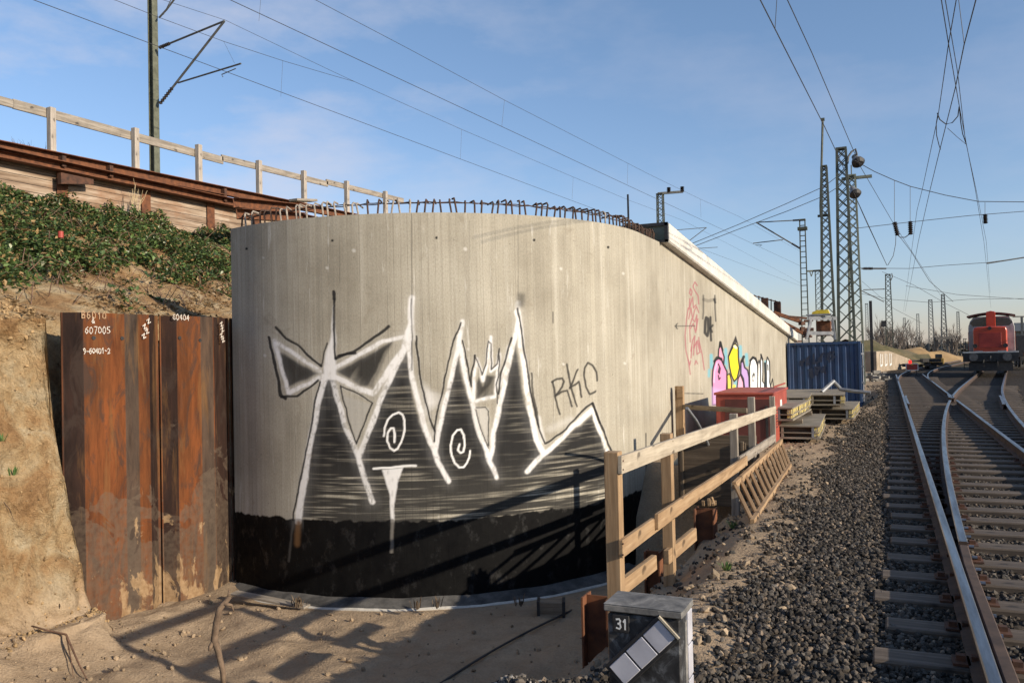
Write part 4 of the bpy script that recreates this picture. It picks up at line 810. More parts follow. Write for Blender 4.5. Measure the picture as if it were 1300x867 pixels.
# ------------------------------------------------------------------ overhead lines
def dropper_pts(contact, mess): return contact, mess
def lerp_line(A, B, t): return A + (B-A)*t
def insulator(mb, a, b, r=.07):
    a, b = Vector(a), Vector(b); n = 7; ps = []; rs = []
    for i in range(n*2+1): ps.append(a.lerp(b, i/(n*2))); rs.append(r if i % 2 else r*.5)
    mb.tube(ps, rs, 8)
GL = 'overhead line wires'
def line_set(name, label, contact_px, z_contact, mess_px, droppers_px, rad, group=GL, extra=None):
    pc = [on_z(u, v, z_contact) for u, v in contact_px]; d = (pc[-1]-pc[0]); d.z = 0; d.normalize(); nrm = Vector((d.y, -d.x, 0)); P0 = pc[len(pc)//2]
    root = thing(name, label, 'overhead wire', (0, 0, 0), group)
    pc = [on_plane(u, v, P0, nrm) for u, v in contact_px]; pc = [Vector((p.x, p.y, z_contact)) for p in pc]
    mb = MB(); mb.tube(pc, rad, 5); mb.build('contact_wire', MT['wire'], root)
    if mess_px: mb = MB(); mb.tube([on_plane(u, v, P0, nrm) for u, v in mess_px], rad*.8, 5); mb.build('messenger_wire', MT['wire'], root)
    for (u0_, v0_, u1_, v1_) in droppers_px: mb = MB(); mb.tube([on_plane(u0_, v0_, P0, nrm), on_plane(u1_, v1_, P0, nrm)], rad*.55, 4); mb.build('dropper', MT['wire'], root)
    if extra: mb = MB(); mb.tube([on_plane(u, v, P0, nrm) for u, v in extra], rad*.7, 5); mb.build('stitch_wire', MT['wire'], root)
    return P0, nrm
EZ = 6.3+5.55
P1, N1 = line_set('catenary_line', 'lower left overhead line with droppers, held by the arm of the mast on the bank', [(-90, -19), (0, 10), (150, 57), (283, 98), (420, 146), (584, 202), (726, 253), (774, 271), (885, 317), (1017, 368)], EZ,
                  [(-60, -70), (150, 2), (203, 23), (284, 53), (359, 77.5), (420, 95.5), (450, 104), (586, 164.6), (727.7, 225), (800, 255), (867, 280), (944, 320), (998, 349), (1017, 360)],
                  [(359, 77.5, 356.5, 123), (586, 164.6, 584.5, 202), (727.7, 225, 726.3, 253), (284, 53, 298, 81)], .011, extra=[(120, -20), (203, -1), (286, 26), (420, 90), (450, 104)])
P2, N2 = line_set('catenary_line', 'upper left overhead line with droppers, running above the first towards the distance', [(200, -34), (262, 0), (328.7, 27), (420, 68), (637, 161), (797, 234), (890, 276), (953, 308), (1017, 340)], EZ,
                  [(310, -48), (400, 0), (520, 63), (640.5, 127.5), (797, 207.6), (821, 220), (889, 253), (938, 275), (1017, 320)], [(334, -35, 328.7, 27), (640.5, 127.5, 637, 161), (797, 207.6, 796.5, 234), (889, 253, 890, 276)], .011)
# left mast on the bank
pm0 = on_z(283, 98, EZ); MYp = pm0.y
def my(u, v): return on_y(u, v, MYp)
def bracket_arm(root, mast_x, pts):
    """pts: dict of 3D points top_foot, top_tip, low_foot, reg_joint, reg_tip, steady"""
    m = MB(); m.tube([pts['top_foot'].lerp(pts['top_tip'], .16), pts['top_tip']], .035, 6); m.build('top_tube', MT['mast_grey'], root)
    m = MB(); m.tube([pts['low_foot'].lerp(pts['top_tip'], .12), pts['top_tip']], .042, 6); m.build('bracket_tube', MT['mast_grey'], root)
    m = MB(); insulator(m, pts['top_foot'], pts['top_foot'].lerp(pts['top_tip'], .17)); m.build('insulator', MT['insulator'], root)
    m = MB(); insulator(m, pts['low_foot'], pts['low_foot'].lerp(pts['top_tip'], .2), .075); m.build('insulator', MT['insulator'], root)
    m = MB(); m.tube([pts['reg_joint'], pts['reg_tip']], .03, 6); m.build('registration_tube', MT['mast_grey'], root)
    if 'steady' in pts: m = MB(); m.tube([pts['reg_tip'].lerp(pts['reg_joint'], .08)-Vector((0, 0, .12)), pts['reg_tip'].lerp(pts['reg_joint'], .3)-Vector((0, 0, .18)), pts['steady']], .018, 5); m.build('steady_arm', MT['mast_grey'], root)
mb_ = my(196.5, 212); mroot = thing('catenary_mast', 'green steel mast with cantilever arm on the upper bank behind the railing', 'mast', (mb_.x, MYp, 5.6), 'overhead line masts')
mb = MB(); x_ = mb_.x
for dx in (-.1, .1): mb.bar((x_+dx*1.25, MYp, 5.6), (x_+dx*.95, MYp, 21), .022, .26, up=(0, 1, 0))
mb.bar((x_, MYp, 5.6), (x_, MYp, 21), .22, .02, up=(0, 1, 0), w2=.18); mb.build('mast_post', pm('mast_post_green', (0.07, 0.075, 0.05), (0.13, 0.14, 0.10), 5, 0.7, 0.2, 0.003), mroot)
bracket_arm(mroot, x_, dict(top_foot=my(202, 61), top_tip=my(285, 27), low_foot=my(203, 132), reg_joint=my(226, 105.5), reg_tip=my(306, 81), steady=my(283, 98)))
mb = MB(); mb.tube([my(202, 23), my(212, 12), my(221, 0), my(232, -14)], .035, 6); mb.tube([my(202, 23), my(208, 18), my(215, 4), my(222, -10)], .015, 5); mb.build('feeder_strut', MT['mast_grey'], mroot)

# right hand lines
def free_wire(name, label, pts, r, cat='overhead wire', group=GL): mb = MB(); mb.tube(pts, r, 5); return tag(mb.build(name, MT['wire']), label, cat, group)
def zi(seq): return [on_z(u, v, z) for u, v, z in seq]
w1 = free_wire('overhead_wire', 'left one of two parallel wires slanting from the top edge to the floodlight mast', zi([(940, -45, 6.2), (965, 0, 6.2), (1046.6, 160.6, 6.1), (1065, 200, 6.1), (1088, 254, 6.0), (1126, 337, 5.8)]), .008)
w2 = free_wire('overhead_wire', 'right one of two parallel wires slanting from the top edge past the floodlight', zi([(975, -50, 7.2), (999.5, 0, 7.2), (1031, 68, 7.1), (1081, 185.5, 6.9), (1093, 213, 6.8), (1135, 285, 6.5), (1194, 375, 6.0)]), .008)
d0 = on_z(984, 36, 6.2); free_wire('overhead_wire', 'short hanger above the left slanting wire at the top edge', [d0, on_plane(988, -30, d0, Vector((1, 0, 0)))], .005)
free_wire('overhead_wire', 'wire sweeping down left over the locomotive track with the upper jumper loop', zi([(1224, -50, 5.6), (1214, 0, 5.6), (1204, 57, 5.6), (1191, 147, 5.6), (1171, 240, 5.6), (1164, 268, 5.6), (1147, 396, 5.6)]), .006)
free_wire('overhead_wire', 'thicker wire crossing from top right down to the left insulator pair', zi([(1251, -50, 5.9), (1239, 0, 5.9), (1224, 57, 5.9), (1213, 111, 5.9), (1193, 191, 5.9), (1181, 240, 5.9), (1166, 306, 5.8), (1149, 396, 5.7)]), .008)
free_wire('overhead_wire', 'wire leaning right down towards the locomotive roof', zi([(1189, -45, 5.6), (1195, 0, 5.6), (1204.5, 58, 5.6), (1218, 136, 5.6), (1227, 184, 5.6), (1238, 240, 5.6), (1249, 306, 5.6), (1258, 391, 5.6)]), .006)
free_wire('overhead_wire', 'wire running close beside the one that leans to the locomotive', zi([(1194, -45, 6.2), (1200, 0, 6.2), (1215.5, 91, 6.2), (1225.5, 178, 6.2), (1239, 240, 6.1), (1252, 306, 6.0), (1257, 372, 5.8)]), .006)
free_wire('overhead_wire', 'thin hanger wire between the crossing wires at the top right', zi([(1212, -25, 6.6), (1217, 0, 6.6), (1224, 56, 5.95)]), .005)
zj = 5.6
free_wire('jumper_cable', 'short cable loop sagging between two crossing overhead wires', zi([(1190, 144, zj), (1193, 152, zj), (1201, 158, zj), (1209, 156, zj), (1216, 148, zj), (1217.6, 136, zj)]), .009, 'cable', None)
free_wire('jumper_cable', 'left cable tail hanging below the sagging loop', zi([(1190.5, 146, zj), (1188.5, 158, zj), (1189, 172, zj), (1192, 184, zj), (1194, 190, zj)]), .008, 'cable', None)
free_wire('jumper_cable', 'right cable tail hanging below the sagging loop', zi([(1218, 136, zj), (1219.5, 155, zj), (1222, 170, zj), (1227, 184, zj)]), .008, 'cable', None)
free_wire('overhead_wire', 'faint diagonal wire joining the two tails below the loop', zi([(1203, 163, 5.7), (1215, 174, 5.7), (1226, 183, 5.6)]), .005)
DS = 38.0
def sp(seq, D): return [at_d(u, v, D) for u, v in seq]
free_wire('cross_span_wire', 'upper cross-span wire from the floodlight mast to the right edge', sp([(1085, 204), (1110, 218), (1135, 229), (1156, 237), (1200, 248), (1242, 256), (1300, 256.6), (1360, 256)], DS), .018)
free_wire('cross_span_wire', 'middle cross-span wire carrying the insulator pair', sp([(1087, 290), (1130, 285), (1156, 282), (1230, 274), (1300, 268.5), (1360, 264)], DS), .014)
free_wire('cross_span_wire', 'lowest cross-span wire with thick arm at the right edge', sp([(1091, 340.5), (1154, 341), (1200, 337), (1253, 333.5), (1300, 327), (1360, 319)], DS), .012)
mb = MB(); mb.tube(sp([(1253, 334.5), (1300, 327), (1340, 320.5)], DS-.1), .035, 6); tag(mb.build('registration_arm', MT['mast_grey']), 'thick grey arm at the right end of the lowest cross-span wire', 'wire arm')
for i, (u, vt, vb, lab) in enumerate(((1135.5, 229, 282, 'left'), (1155.5, 237, 281, 'middle'), (1250.5, 257, 272, 'right'))):
    g_ = thing('span_insulator', f'{["black insulator hanging at the left end of the short jumper sag", "black insulator at the right end of the short jumper sag", "lone black insulator hanging above the locomotive"][i]}', 'insulator', tuple(at_d(u, vt, DS)), 'insulators on the cross-spans')
    mb = MB(); mb.tube(sp([(u, vt), (u, vb)], DS), .01, 4); mb.build('hanger', MT['wire'], g_)
    mb = MB(); u2 = u+(4 if i == 0 else 0.6); insulator(mb, at_d(u, vb, DS), at_d(u2, vb+(17 if i < 2 else 12), DS), .12); mb.build('insulator_body', MT['insulator'], g_)
free_wire('jumper_cable', 'cable sagging between the two hanging insulators', sp([(1139, 298), (1143, 301.5), (1149, 301.5), (1155, 297)], DS), .022, 'cable', None)
free_wire('jumper_cable', 'long tail dropping left from the insulator pair', sp([(1137.5, 296), (1137, 310), (1134, 325), (1127, 337)], DS), .014, 'cable', None)
free_wire('overhead_wire', 'steep wire dropping from the floodlight mast to the foot of the insulator tail', sp([(1086, 250), (1100, 282), (1126, 337)], DS+.6), .014)
free_wire('overhead_wire', 'long faint wire falling from the insulators towards the locomotive', sp([(1141, 299), (1157, 320), (1180, 357), (1210, 383)], DS+30), .02)
free_wire('overhead_wire', 'upper of two wires rising right from the wall coping to the lattice mast', sp([(872, 312), (938, 285), (1000, 258), (1046, 237), (1066, 222)], 46), .018)
free_wire('overhead_wire', 'lower of two wires rising right from the wall coping to the lattice mast', sp([(876, 315), (938, 291), (1000, 268), (1046, 249), (1068, 235)], 46), .018)
for k, (pts, D) in enumerate((([(1090, 372), (1130, 380), (1180, 384), (1230, 380), (1300, 379)], 95), ([(1150, 363), (1215, 374), (1300, 380)], 90), ([(1120, 345), (1160, 362), (1200, 385), (1230, 400)], 100), ([(1094, 357), (1135, 392), (1170, 410)], 120))):
    free_wire('overhead_wire', ['far wire crossing low behind the insulators at mid height', 'far wire rising from the middle masts to the right edge', 'far wire descending from the middle mast towards the locomotive', 'far wire descending behind the box mast'][k], sp(pts, D), .022)

# ------------------------------------------------------------------ lattice masts
def lattice(name, label, u, vt, D, wt, wb, mat, n=None, z0=-.3, group='overhead line masts', lean=0.0, square=True, thick=None, parts=True, rungs=False):
    """wt, wb: widths in metres at top and foot"""
    tp = at_d(u, vt, D); base = Vector((tp.x, tp.y, z0)); root = thing(name, label, 'mast', tuple(base), group); H = tp.z - z0; th = thick or max(.045, wb*.13)
    rzm = Matrix.Rotation(-YAW*0, 3, 'Z'); cor = [(-1, -1), (1, -1), (1, 1), (-1, 1)]
    def P(k, f):
        w = (wb+(wt-wb)*f)/2; return base + Vector((cor[k][0]*w, cor[k][1]*w*(1 if square else .5), H*f))
    for k in range(4): mb = MB(); mb.bar(P(k, 0), P(k, 1), th, th, up=(0, 1, 0)); mb.build('mast_leg', mat, root)
    mb = MB(); f = [0.0]
    while f[-1] < 1: f.append(f[-1] + (wb+(wt-wb)*f[-1])*1.05/H)
    f = [x/f[-1] for x in f]; n = len(f)-1
    for i in range(n):
        for k in range(4):
            k2 = (k+1) % 4
            if rungs: mb.bar(P(k, f[i]), P(k2, f[i]), th*.6, th*.6)
            else:
                mb.bar(P(k, f[i]), P(k2, f[i+1]), th*.55, th*.35); mb.bar(P(k2, f[i]), P(k, f[i+1]), th*.55, th*.35)
    mb.build('mast_bracing', mat, root); mb = MB(); mb.box(tp+Vector((0, 0, .03)), (wt*1.25, wt*1.25, .08)); mb.build('mast_cap', mat, root)
    return root, tp, base
mg, mp_, mgy = MT['mast_green'], MT['mast_pale'], MT['mast_grey']
rA, tA, bA = lattice('catenary_mast', 'slim ladder-like mast with cantilever arm rising behind the coping', 1018.5, 280, 50, .30, .42, mg, rungs=True, square=False)
def aA(u, v): return at_d(u, v, 50)
bracket_arm(rA, 0, dict(top_foot=aA(1016, 279.5), top_tip=aA(960, 282.5), low_foot=aA(1016.5, 316), reg_joint=aA(994, 304.5), reg_tip=aA(956, 309), steady=aA(965, 312)))
mb = MB(); mb.box(tA+Vector((0, 0, -.5)), (.55, .4, .18)); mb.build('mast_clamp', mg, rA)
rB, tB, bB = lattice('lattice_mast', 'tall tapering green lattice mast left of the floodlight mast, with a thin pole beside it', 1046, 212, 48, .28, .85, mg)
mb = MB(); a = at_d(1044.5, 152, 48); mb.tube([at_d(1042, 275, 48)+Vector((0, 0, 0)), at_d(1041.6, 262, 48), a], .07, 6); mb.box(at_d(1045, 274, 48), (.6, .2, .12)); mb.box(a, (.2, .2, .14)); mb.build('aerial_pole', mg, rB)
rC, tC, bC = lattice('lattice_mast', 'thick green lattice mast with a floodlight on a curved bracket near its top', 1068, 190, 40, .40, .80, mg)
def lamp(root, D, u, v, arm):
    mb = MB(); mb.tube(sp(arm, D), .05, 6); mb.build('lamp_bracket', MT['mast_grey'], root)
    p = at_d(u, v, D); ax = Vector((.35, -.55, -.75)).normalized(); mb = MB(); mb.lathe(p-ax*.35, ax, [(0, .02), (.02, .14), (.2, .16), (.34, .26), (.5, .30), (.52, .27)], 14); mb.build('lamp_housing', MT['grey_steel'], root)
    mb = MB(); mb.lathe(p+ax*.1, ax, [(0, .29), (.08, .31), (.2, .2), (.24, .02)], 14); mb.build('lamp_glass', MT['black_steel'], root)
lamp(rC, 39.6, 1088, 204, [(1076, 208), (1077, 199), (1081, 193), (1086, 189.5), (1088, 197)])
rD, tD, bD = lattice('lattice_mast', 'pale lattice mast with crossbar close behind the floodlight mast', 1081, 224, 44, .36, .72, mp_)
mb = MB(); mb.box(tD+Vector((.25, 0, -.1)), (1.5, .2, .14)); mb.bar(tD, tD+Vector((0, 0, .6)), .06, .06); mb.build('crossbar', mp_, rD)
lamp(rD, 43.2, 1084.5, 244, [(1079, 246), (1081, 241), (1084, 240)])
rE, tE, bE = lattice('catenary_mast', 'shorter mast with an arm reaching left, between ladder mast and tall masts', 1038, 344, 60, .34, .40, mg, square=False)
mb = MB(); mb.bar(at_d(1023.5, 344.5, 60), at_d(1041, 343.5, 60), .09, .12); mb.bar(at_d(1028, 345, 60), at_d(1030, 351, 60), .05, .05); mb.bar(at_d(1032, 345, 60), at_d(1030, 351, 60), .05, .05); mb.build('cross_arm', mg, rE)
rF, tF, bF = lattice('catenary_mast', 'sturdy lattice mast with a box on its side right of the blue container', 1127, 349, 84, .42, .75, mg)
for (u0_, v0_, u1_, v1_, r_) in ((1125, 341, 1094, 341, .09), (1123, 367, 1096, 368, .05), (1122, 383, 1094, 369, .05)):
    mb = MB(); mb.tube(sp([(u0_, v0_), (u1_, v1_)], 84), r_, 5); mb.build('cantilever_tube', mgy, rF)
mb = MB(); insulator(mb, at_d(1096, 341, 84), at_d(1108, 341, 84), .16); mb.build('insulator', MT['insulator'], rF); mb = MB(); mb.box(at_d(1122, 411, 84), (.5, .4, .6)); mb.build('switch_box', MT['black_steel'], rF); mb = MB(); mb.tube(sp([(1131, 356), (1133, 351), (1132, 347)], 84), .05, 5); mb.build('hook', mgy, rF)
pG = at_d(1105, 382, 60); mb = MB(); mb.bar((pG.x, pG.y, -.3), pG, .2, .2); tag(mb.build('signal_post', MT['black_steel']), 'plain black post just right of the blue container', 'post')
lattice('catenary_mast', 'far lattice mast standing left of the pair before the locomotive', 1181, 381, 118, .42, .75, mgy)
lattice('catenary_mast', 'far pale tapering mast nearest the left side of the locomotive gantry', 1197, 374, 125, .36, .95, mgy)
lattice('catenary_mast', 'thin far mast directly left of the locomotive cab', 1216, 396, 150, .35, .6, mgy)
lattice('catenary_mast', 'thin far mast between box mast and sand heaps', 1165, 399, 140, .35, .55, mgy)
lattice('catenary_mast', 'faintest far mast just right of the box mast', 1148, 404, 170, .4, .7, mgy)
lattice('catenary_mast', 'slender far mast between black post and box mast', 1100, 386, 110, .3, .4, mgy)
pM = at_d(1297, 402, 120); mT = thing('catenary_mast', 'far T-shaped mast at the right edge beyond the locomotive', 'mast', (pM.x, pM.y, -.3), 'overhead line masts')
mb = MB(); mb.bar((pM.x, pM.y, -.3), pM, .28, .28); mb.build('mast_post', mgy, mT); mb = MB(); mb.bar(at_d(1286, 402, 120), at_d(1310, 402, 120), .2, .2); mb.build('cross_arm', mgy, mT)
# mast behind the coping with crossarm and two insulators, its cantilever lower down
pc_ = on_z(884, 317, EZ); DB = 82.0
rH, tH, bH = lattice('catenary_mast', 'lattice mast with insulator crossarm rising behind the start of the coping', 838, 247, DB, .55, .75, mg, z0=4.0)
mb = MB(); mb.bar(at_d(835, 246, DB), at_d(867, 243.5, DB), .22, .22); mb.build('cross_arm', mgy, rH)
for u, v in ((849, 241), (866, 240)): mb = MB(); insulator(mb, at_d(u, v+4, DB), at_d(u, v-3, DB), .22); mb.build('insulator', MT['insulator'], rH)
bracket_arm(rH, 0, dict(top_foot=at_d(842, 293.5, DB), top_tip=at_d(897, 289, DB), low_foot=at_d(842, 331, DB), reg_joint=at_d(860, 317, DB), reg_tip=at_d(911, 314, DB)))
# ------------------------------------------------------------------ track: a turnout with its rails and timbers
t = NT('rail_side'); n = t.noise(5, 5, 0.6); t.set('Base Color', t.ramp(n, [(0.3, (0.035, 0.022, 0.016)), (0.7, (0.10, 0.062, 0.042))])).set('Roughness', 0.85).bump(t.noise(30, 4, 0.6), 0.3, 0.003); MT['rail_side'] = t.m
t = NT('rail_top'); n = t.noise(3, 5, 0.7, (4, 0.3, 1)); t.set('Base Color', t.ramp(n, [(0.35, (0.12, 0.12, 0.125)), (0.7, (0.28, 0.28, 0.29))])).set('Metallic', 0.85).set('Roughness', t.ramp(n, [(0.3, (0.42, 0.42, 0.42)), (0.7, (0.28, 0.28, 0.28))])); MT['rail_top'] = t.m
RP = [(-.068, -.170), (.068, -.170), (.068, -.160), (.012, -.142), (.009, -.05), (.035, -.036), (.036, -.008), (.028, 0), (-.028, 0), (-.036, -.008), (-.035, -.036), (-.009, -.05), (-.012, -.142), (-.068, -.160)]
def rail(path, parent, name='rail', rp=RP, label=None):
    mb = MB(); k = len(rp); path = [Vector((p[0], p[1], 0)) for p in path]
    for i, p in enumerate(path):
        d = (path[min(i+1, len(path)-1)]-path[max(0, i-1)]).normalized(); sd = Vector((d.y, -d.x, 0)); mb.v += [tuple(p+sd*a+Vector((0, 0, b))) for a, b in rp]
    for i in range(len(path)-1):
        for j in range(k): mb.f.append((i*k+j, i*k+(j+1) % k, (i+1)*k+(j+1) % k, (i+1)*k+j)); mb.m.append(1 if rp[j][1] > -.009 and rp[(j+1) % k][1] > -.009 else 0)
    mb.f += [tuple(range(k)), tuple(k*(len(path)-1)+j for j in range(k))[::-1]]; mb.m += [0, 0]
    return mb.build(name, [MT['rail_side'], MT['rail_top']], parent)
RD = 339.0
def xd(y):                                                        # left rail of the diverging road
    return .45 + ((y+.2)**2/(2*RD) if y < 40 else (40.2**2)/(2*RD) + (y-40)*40.2/RD)
def xs_(y):                                                       # left rail of the through road, swinging right beyond the second switch
    return .45 + (0 if y < 46 else (y-46)**2/460 if y < 80 else 34**2/460 + (y-80)*68/460)
G_ = 1.505
turnout = thing('railway_track', 'railway turnout with shiny curved rails on weathered wooden sleepers', 'railway track', (0, 0, -.2))
fy = lambda a, b, st: [a+(b-a)*i/max(1, round((b-a)/st)) for i in range(max(1, round((b-a)/st))+1)]
rail([(.45, y) for y in fy(1.5, 58, 1.5)], turnout)
rail([(max(xd(y), .45+.078), y) for y in fy(8.2, 29.6, .7)], turnout)
RPL = [(a_, b_-(.02 if b_ > -.1 else 0)) for a_, b_ in RP]; rail([(max(xd(y), .45+.085), y) for y in fy(1.5, 8.15, .7)], turnout, 'rail', RPL)
yf = 30.9
rail([(xd(y), y) for y in fy(yf, 120, 1.5)], turnout)
rail([(.45+G_, y) for y in fy(1.5, 29.7, 1.2)], turnout); rail([(.45+G_, y) for y in fy(31.0, 58, 1.5)], turnout)
rail([(xd(y)+G_, y) for y in fy(1.5, 120, 1.5)], turnout)
rail([(.45+G_-.10+max(0, abs(y-29.5)-1.6)*.03, y) for y in fy(31.2, 33.2, .5)], turnout, 'wing_rail')
rail([(xd(y)+G_-.075-max(0, abs(y-30)-1.7)*.03, y) for y in fy(27.6, 32.4, .4)], turnout, 'check_rail'); rail([(.45+.075+max(0, abs(y-30)-1.7)*.03, y) for y in fy(27.6, 32.4, .4)], turnout, 'check_rail')
rail([(xs_(y), y) for y in fy(46.5, 150, 1.5)], turnout); rail([(xs_(y)+G_, y) for y in fy(46, 150, 1.5)], turnout)
rd = random.Random(21); i = 0; y = 3.6
while y < 58:
    xl = -.11 + rd.uniform(-.05, .06) + (.0 if y < 7.2 else .05); xr = max(xd(y)+G_+.55, 2.5) + rd.uniform(-.06, .06)
    if y > 44: xr = xs_(y)+G_+.55
    b_ = beam('sleeper', (xl, y, -.245+rd.uniform(-.006, .008)), (xr, y+rd.uniform(-.02, .02), -.245+rd.uniform(-.006, .008)), .25, .15, MT['sleeper_wood'], turnout, bevel=.012); y += .66
# rail chairs and bolts by the near switch, on every sleeper near the camera
mb = MB(); y = 3.6; i = 0
while y < 16:
    for xx in (.45, max(xd(y), .53), .45+G_, xd(y)+G_):
        mb.box((xx, y, -.163), (.30, .16, .014))
        for sx_ in (-1, 1): mb.box((xx+sx_*.105, y, -.145), (.05, .05, .04))
    y += .66
o = mb.build('fastenings', MT['dark_rust'], turnout); o['kind'] = 'stuff'
mb = MB()
for y in fy(3.7, 9.5, .42): mb.cyl((xd(y)+.045, y, -.055), (xd(y)+.085, y, -.055), .016, 6)
mb.build('bolts', MT['rail_top'], turnout)['kind'] = 'stuff'

far_track = thing('railway_track', 'second railway track running past the right side of the locomotive', 'railway track', (9.5, 40, -.2))
for xo in (9.2, 9.2+G_): rail([(xo + .13*max(0, y-30), y) for y in fy(14, 130, 4)], far_track)
y = 15
mb = MB()
while y < 60: mb.box((9.95+.13*max(0, y-30), y, -.245), (2.6, .25, .15)); y += .66
mb.build('sleepers', MT['sleeper_wood'], far_track)['kind'] = 'stuff'

# ------------------------------------------------------------------ red board with lamp at the end of the through road
p = on_z(1158, 474, .0); rb = thing('stop_board', 'small red board with pale edge and a red lamp on top, standing between the rails', 'signal board', (p.x, p.y, -.2))
mb = MB(); mb.box((p.x, p.y, .42), (.74, .03, .46)); mb.build('board', MT['white_paint'], rb); mb = MB(); mb.box((p.x, p.y-.02, .42), (.64, .02, .36)); mb.build('board_face', MT['red_paint'], rb)
mb = MB(); mb.bar((p.x-.25, p.y+.03, -.2), (p.x-.25, p.y+.03, .6), .05, .05); mb.bar((p.x+.25, p.y+.03, -.2), (p.x+.25, p.y+.03, .6), .05, .05); mb.build('stand', MT['black_steel'], rb)
t = NT('lit_red_lamp'); t.set('Base Color', (0.6, 0.02, 0.02)).set('Emission Color', (1.0, 0.03, 0.02)).set('Emission Strength', 1.2).set('Roughness', .3)
mb = MB(); mb.lathe((p.x-.1, p.y-.02, .65), (0, 0, 1), [(0, .07), (.02, .10), (.14, .10), (.2, .05), (.22, .01)], 12); lo_ = mb.build('lamp', t.m, rb)
mb = MB(); mb.box((p.x+.02, p.y-.04, .58), (.12, .05, .08)); mb.build('lamp_bracket', MT['yellow_paint'], rb)

# ------------------------------------------------------------------ the locomotive
LY = 57.0; hd = Vector((40.2/RD, 1, 0)).normalized(); rt = Vector((hd.y, -hd.x, 0)); lx = xd(LY)+G_/2
loco = thing('diesel_locomotive', 'red diesel shunting locomotive with black buffer beam and pale cab sides', 'locomotive', (lx, LY, 0))
def LP_(a, b, z): return Vector((lx, LY, z)) + rt*a + hd*b        # a right, b backwards along the track, z up
lrot = Matrix((rt, hd, Vector((0, 0, 1)))).transposed()
def lbox(mb, a, b, z, d, mi=0): mb.box(LP_(a, b, z), d, rot=lrot, mi=mi)
t = NT('loco_red'); n = t.noise(2.5, 5, .6); t.set('Base Color', t.ramp(n, [(.35, (0.36, 0.036, 0.013)), (.7, (0.52, 0.06, 0.022))])).set('Roughness', .38); MT['loco_red'] = t.m
MT['loco_grey'] = pm('loco_grey', (0.24, 0.25, 0.24), (0.42, 0.43, 0.41), 3, .45, .05)
MT['roof_dark'] = pm('roof_dark', (0.075, 0.022, 0.018), (0.13, 0.04, 0.03), 3, .6, .1)
def hood(mb, w, z0, z1, b0, b1, r=.16, mi=0):
    pr = [(-w/2, z0), (w/2, z0), (w/2, z1-r*1.3), (w/2-r*.3, z1-r*.45), (w/2-r, z1-.04), (0, z1), (-w/2+r, z1-.04), (-w/2+r*.3, z1-r*.45), (-w/2, z1-r*1.3)]
    bev = .12; sh = lambda s_: [(x*s_, z0+(z-z0)*(1-(1-s_)*.5)) for x, z in pr]; n = len(pr); rings = [(b0, .94), (b0+bev*.4, .985), (b0+bev, 1.0), (b1, 1.0)]; off = len(mb.v); fs = []
    for b, s_ in rings: mb.v += [tuple(LP_(x, b, z)) for x, z in sh(s_)]
    for i in range(len(rings)-1): fs += [(off+i*n+j, off+i*n+(j+1) % n, off+(i+1)*n+(j+1) % n, off+(i+1)*n+j) for j in range(n)]
    fs += [tuple(off+j for j in range(n))[::-1], tuple(off+(len(rings)-1)*n+j for j in range(n))]; mb.f += fs; mb.m += [mi]*len(fs)
mb = MB(); hood(mb, 1.78, 1.32, 2.86, .55, 4.6); mb.build('hood', MT['loco_red'], loco, bevel=.01)
mb = MB(); lbox(mb, 0, .535, 2.02, (1.18, .03, .9)); 
gr = mb.build('radiator_panel', pm('loco_red_dark', (0.22, 0.02, 0.014), (0.33, 0.035, 0.022), 3, .5, .05), loco, bevel=.01)
mb = MB()
for a in (-.8, .8): mb.lathe(LP_(a, .56, 1.68), -hd, [(0, .13), (.1, .13), (.11, .10), (.06, .06), (.05, .01)], 12)
mb.lathe(LP_(0, .57, 2.74), -hd, [(0, .11), (.08, .11), (.09, .08), (.05, .01)], 12); mb.build('headlight', MT['black_steel'], loco)
mb = MB()                                                         # cab with arched roof
def cabring(w, b, z0, z1): return [LP_(-w/2, b, z0), LP_(w/2, b, z0), LP_(w/2, b, z1-.75), LP_(w/2-.10, b, z1-.35), LP_(w/2-.32, b, z1-.05), LP_(-w/2+.32, b, z1-.05), LP_(-w/2+.10, b, z1-.35), LP_(-w/2, b, z1-.75)]
r1, r2 = cabring(2.6, 4.6, 1.32, 3.62), cabring(2.6, 7.4, 1.32, 3.62); n = 8; mb.add(r1+r2, [tuple(range(n))[::-1], tuple(range(n, 2*n))] + [(i, (i+1) % n, n+(i+1) % n, n+i) for i in range(n)]); cab = mb.build('cab', MT['loco_grey'], loco, bevel=.02)
mb = MB(); rp_ = []
for i in range(13): a = -1.36+2.72*i/12; rp_.append((a, 3.42+.42*math.cos(a/1.5*1.12)))
poly = [LP_(a, 4.35, z) for a, z in rp_] + [LP_(a, 4.35, z-.09) for a, z in rp_[::-1]]; mb.prism(poly, LP_(0, 4.35, 0), LP_(0, 7.65, 0)); mb.build('cab_roof', MT['roof_dark'], loco)
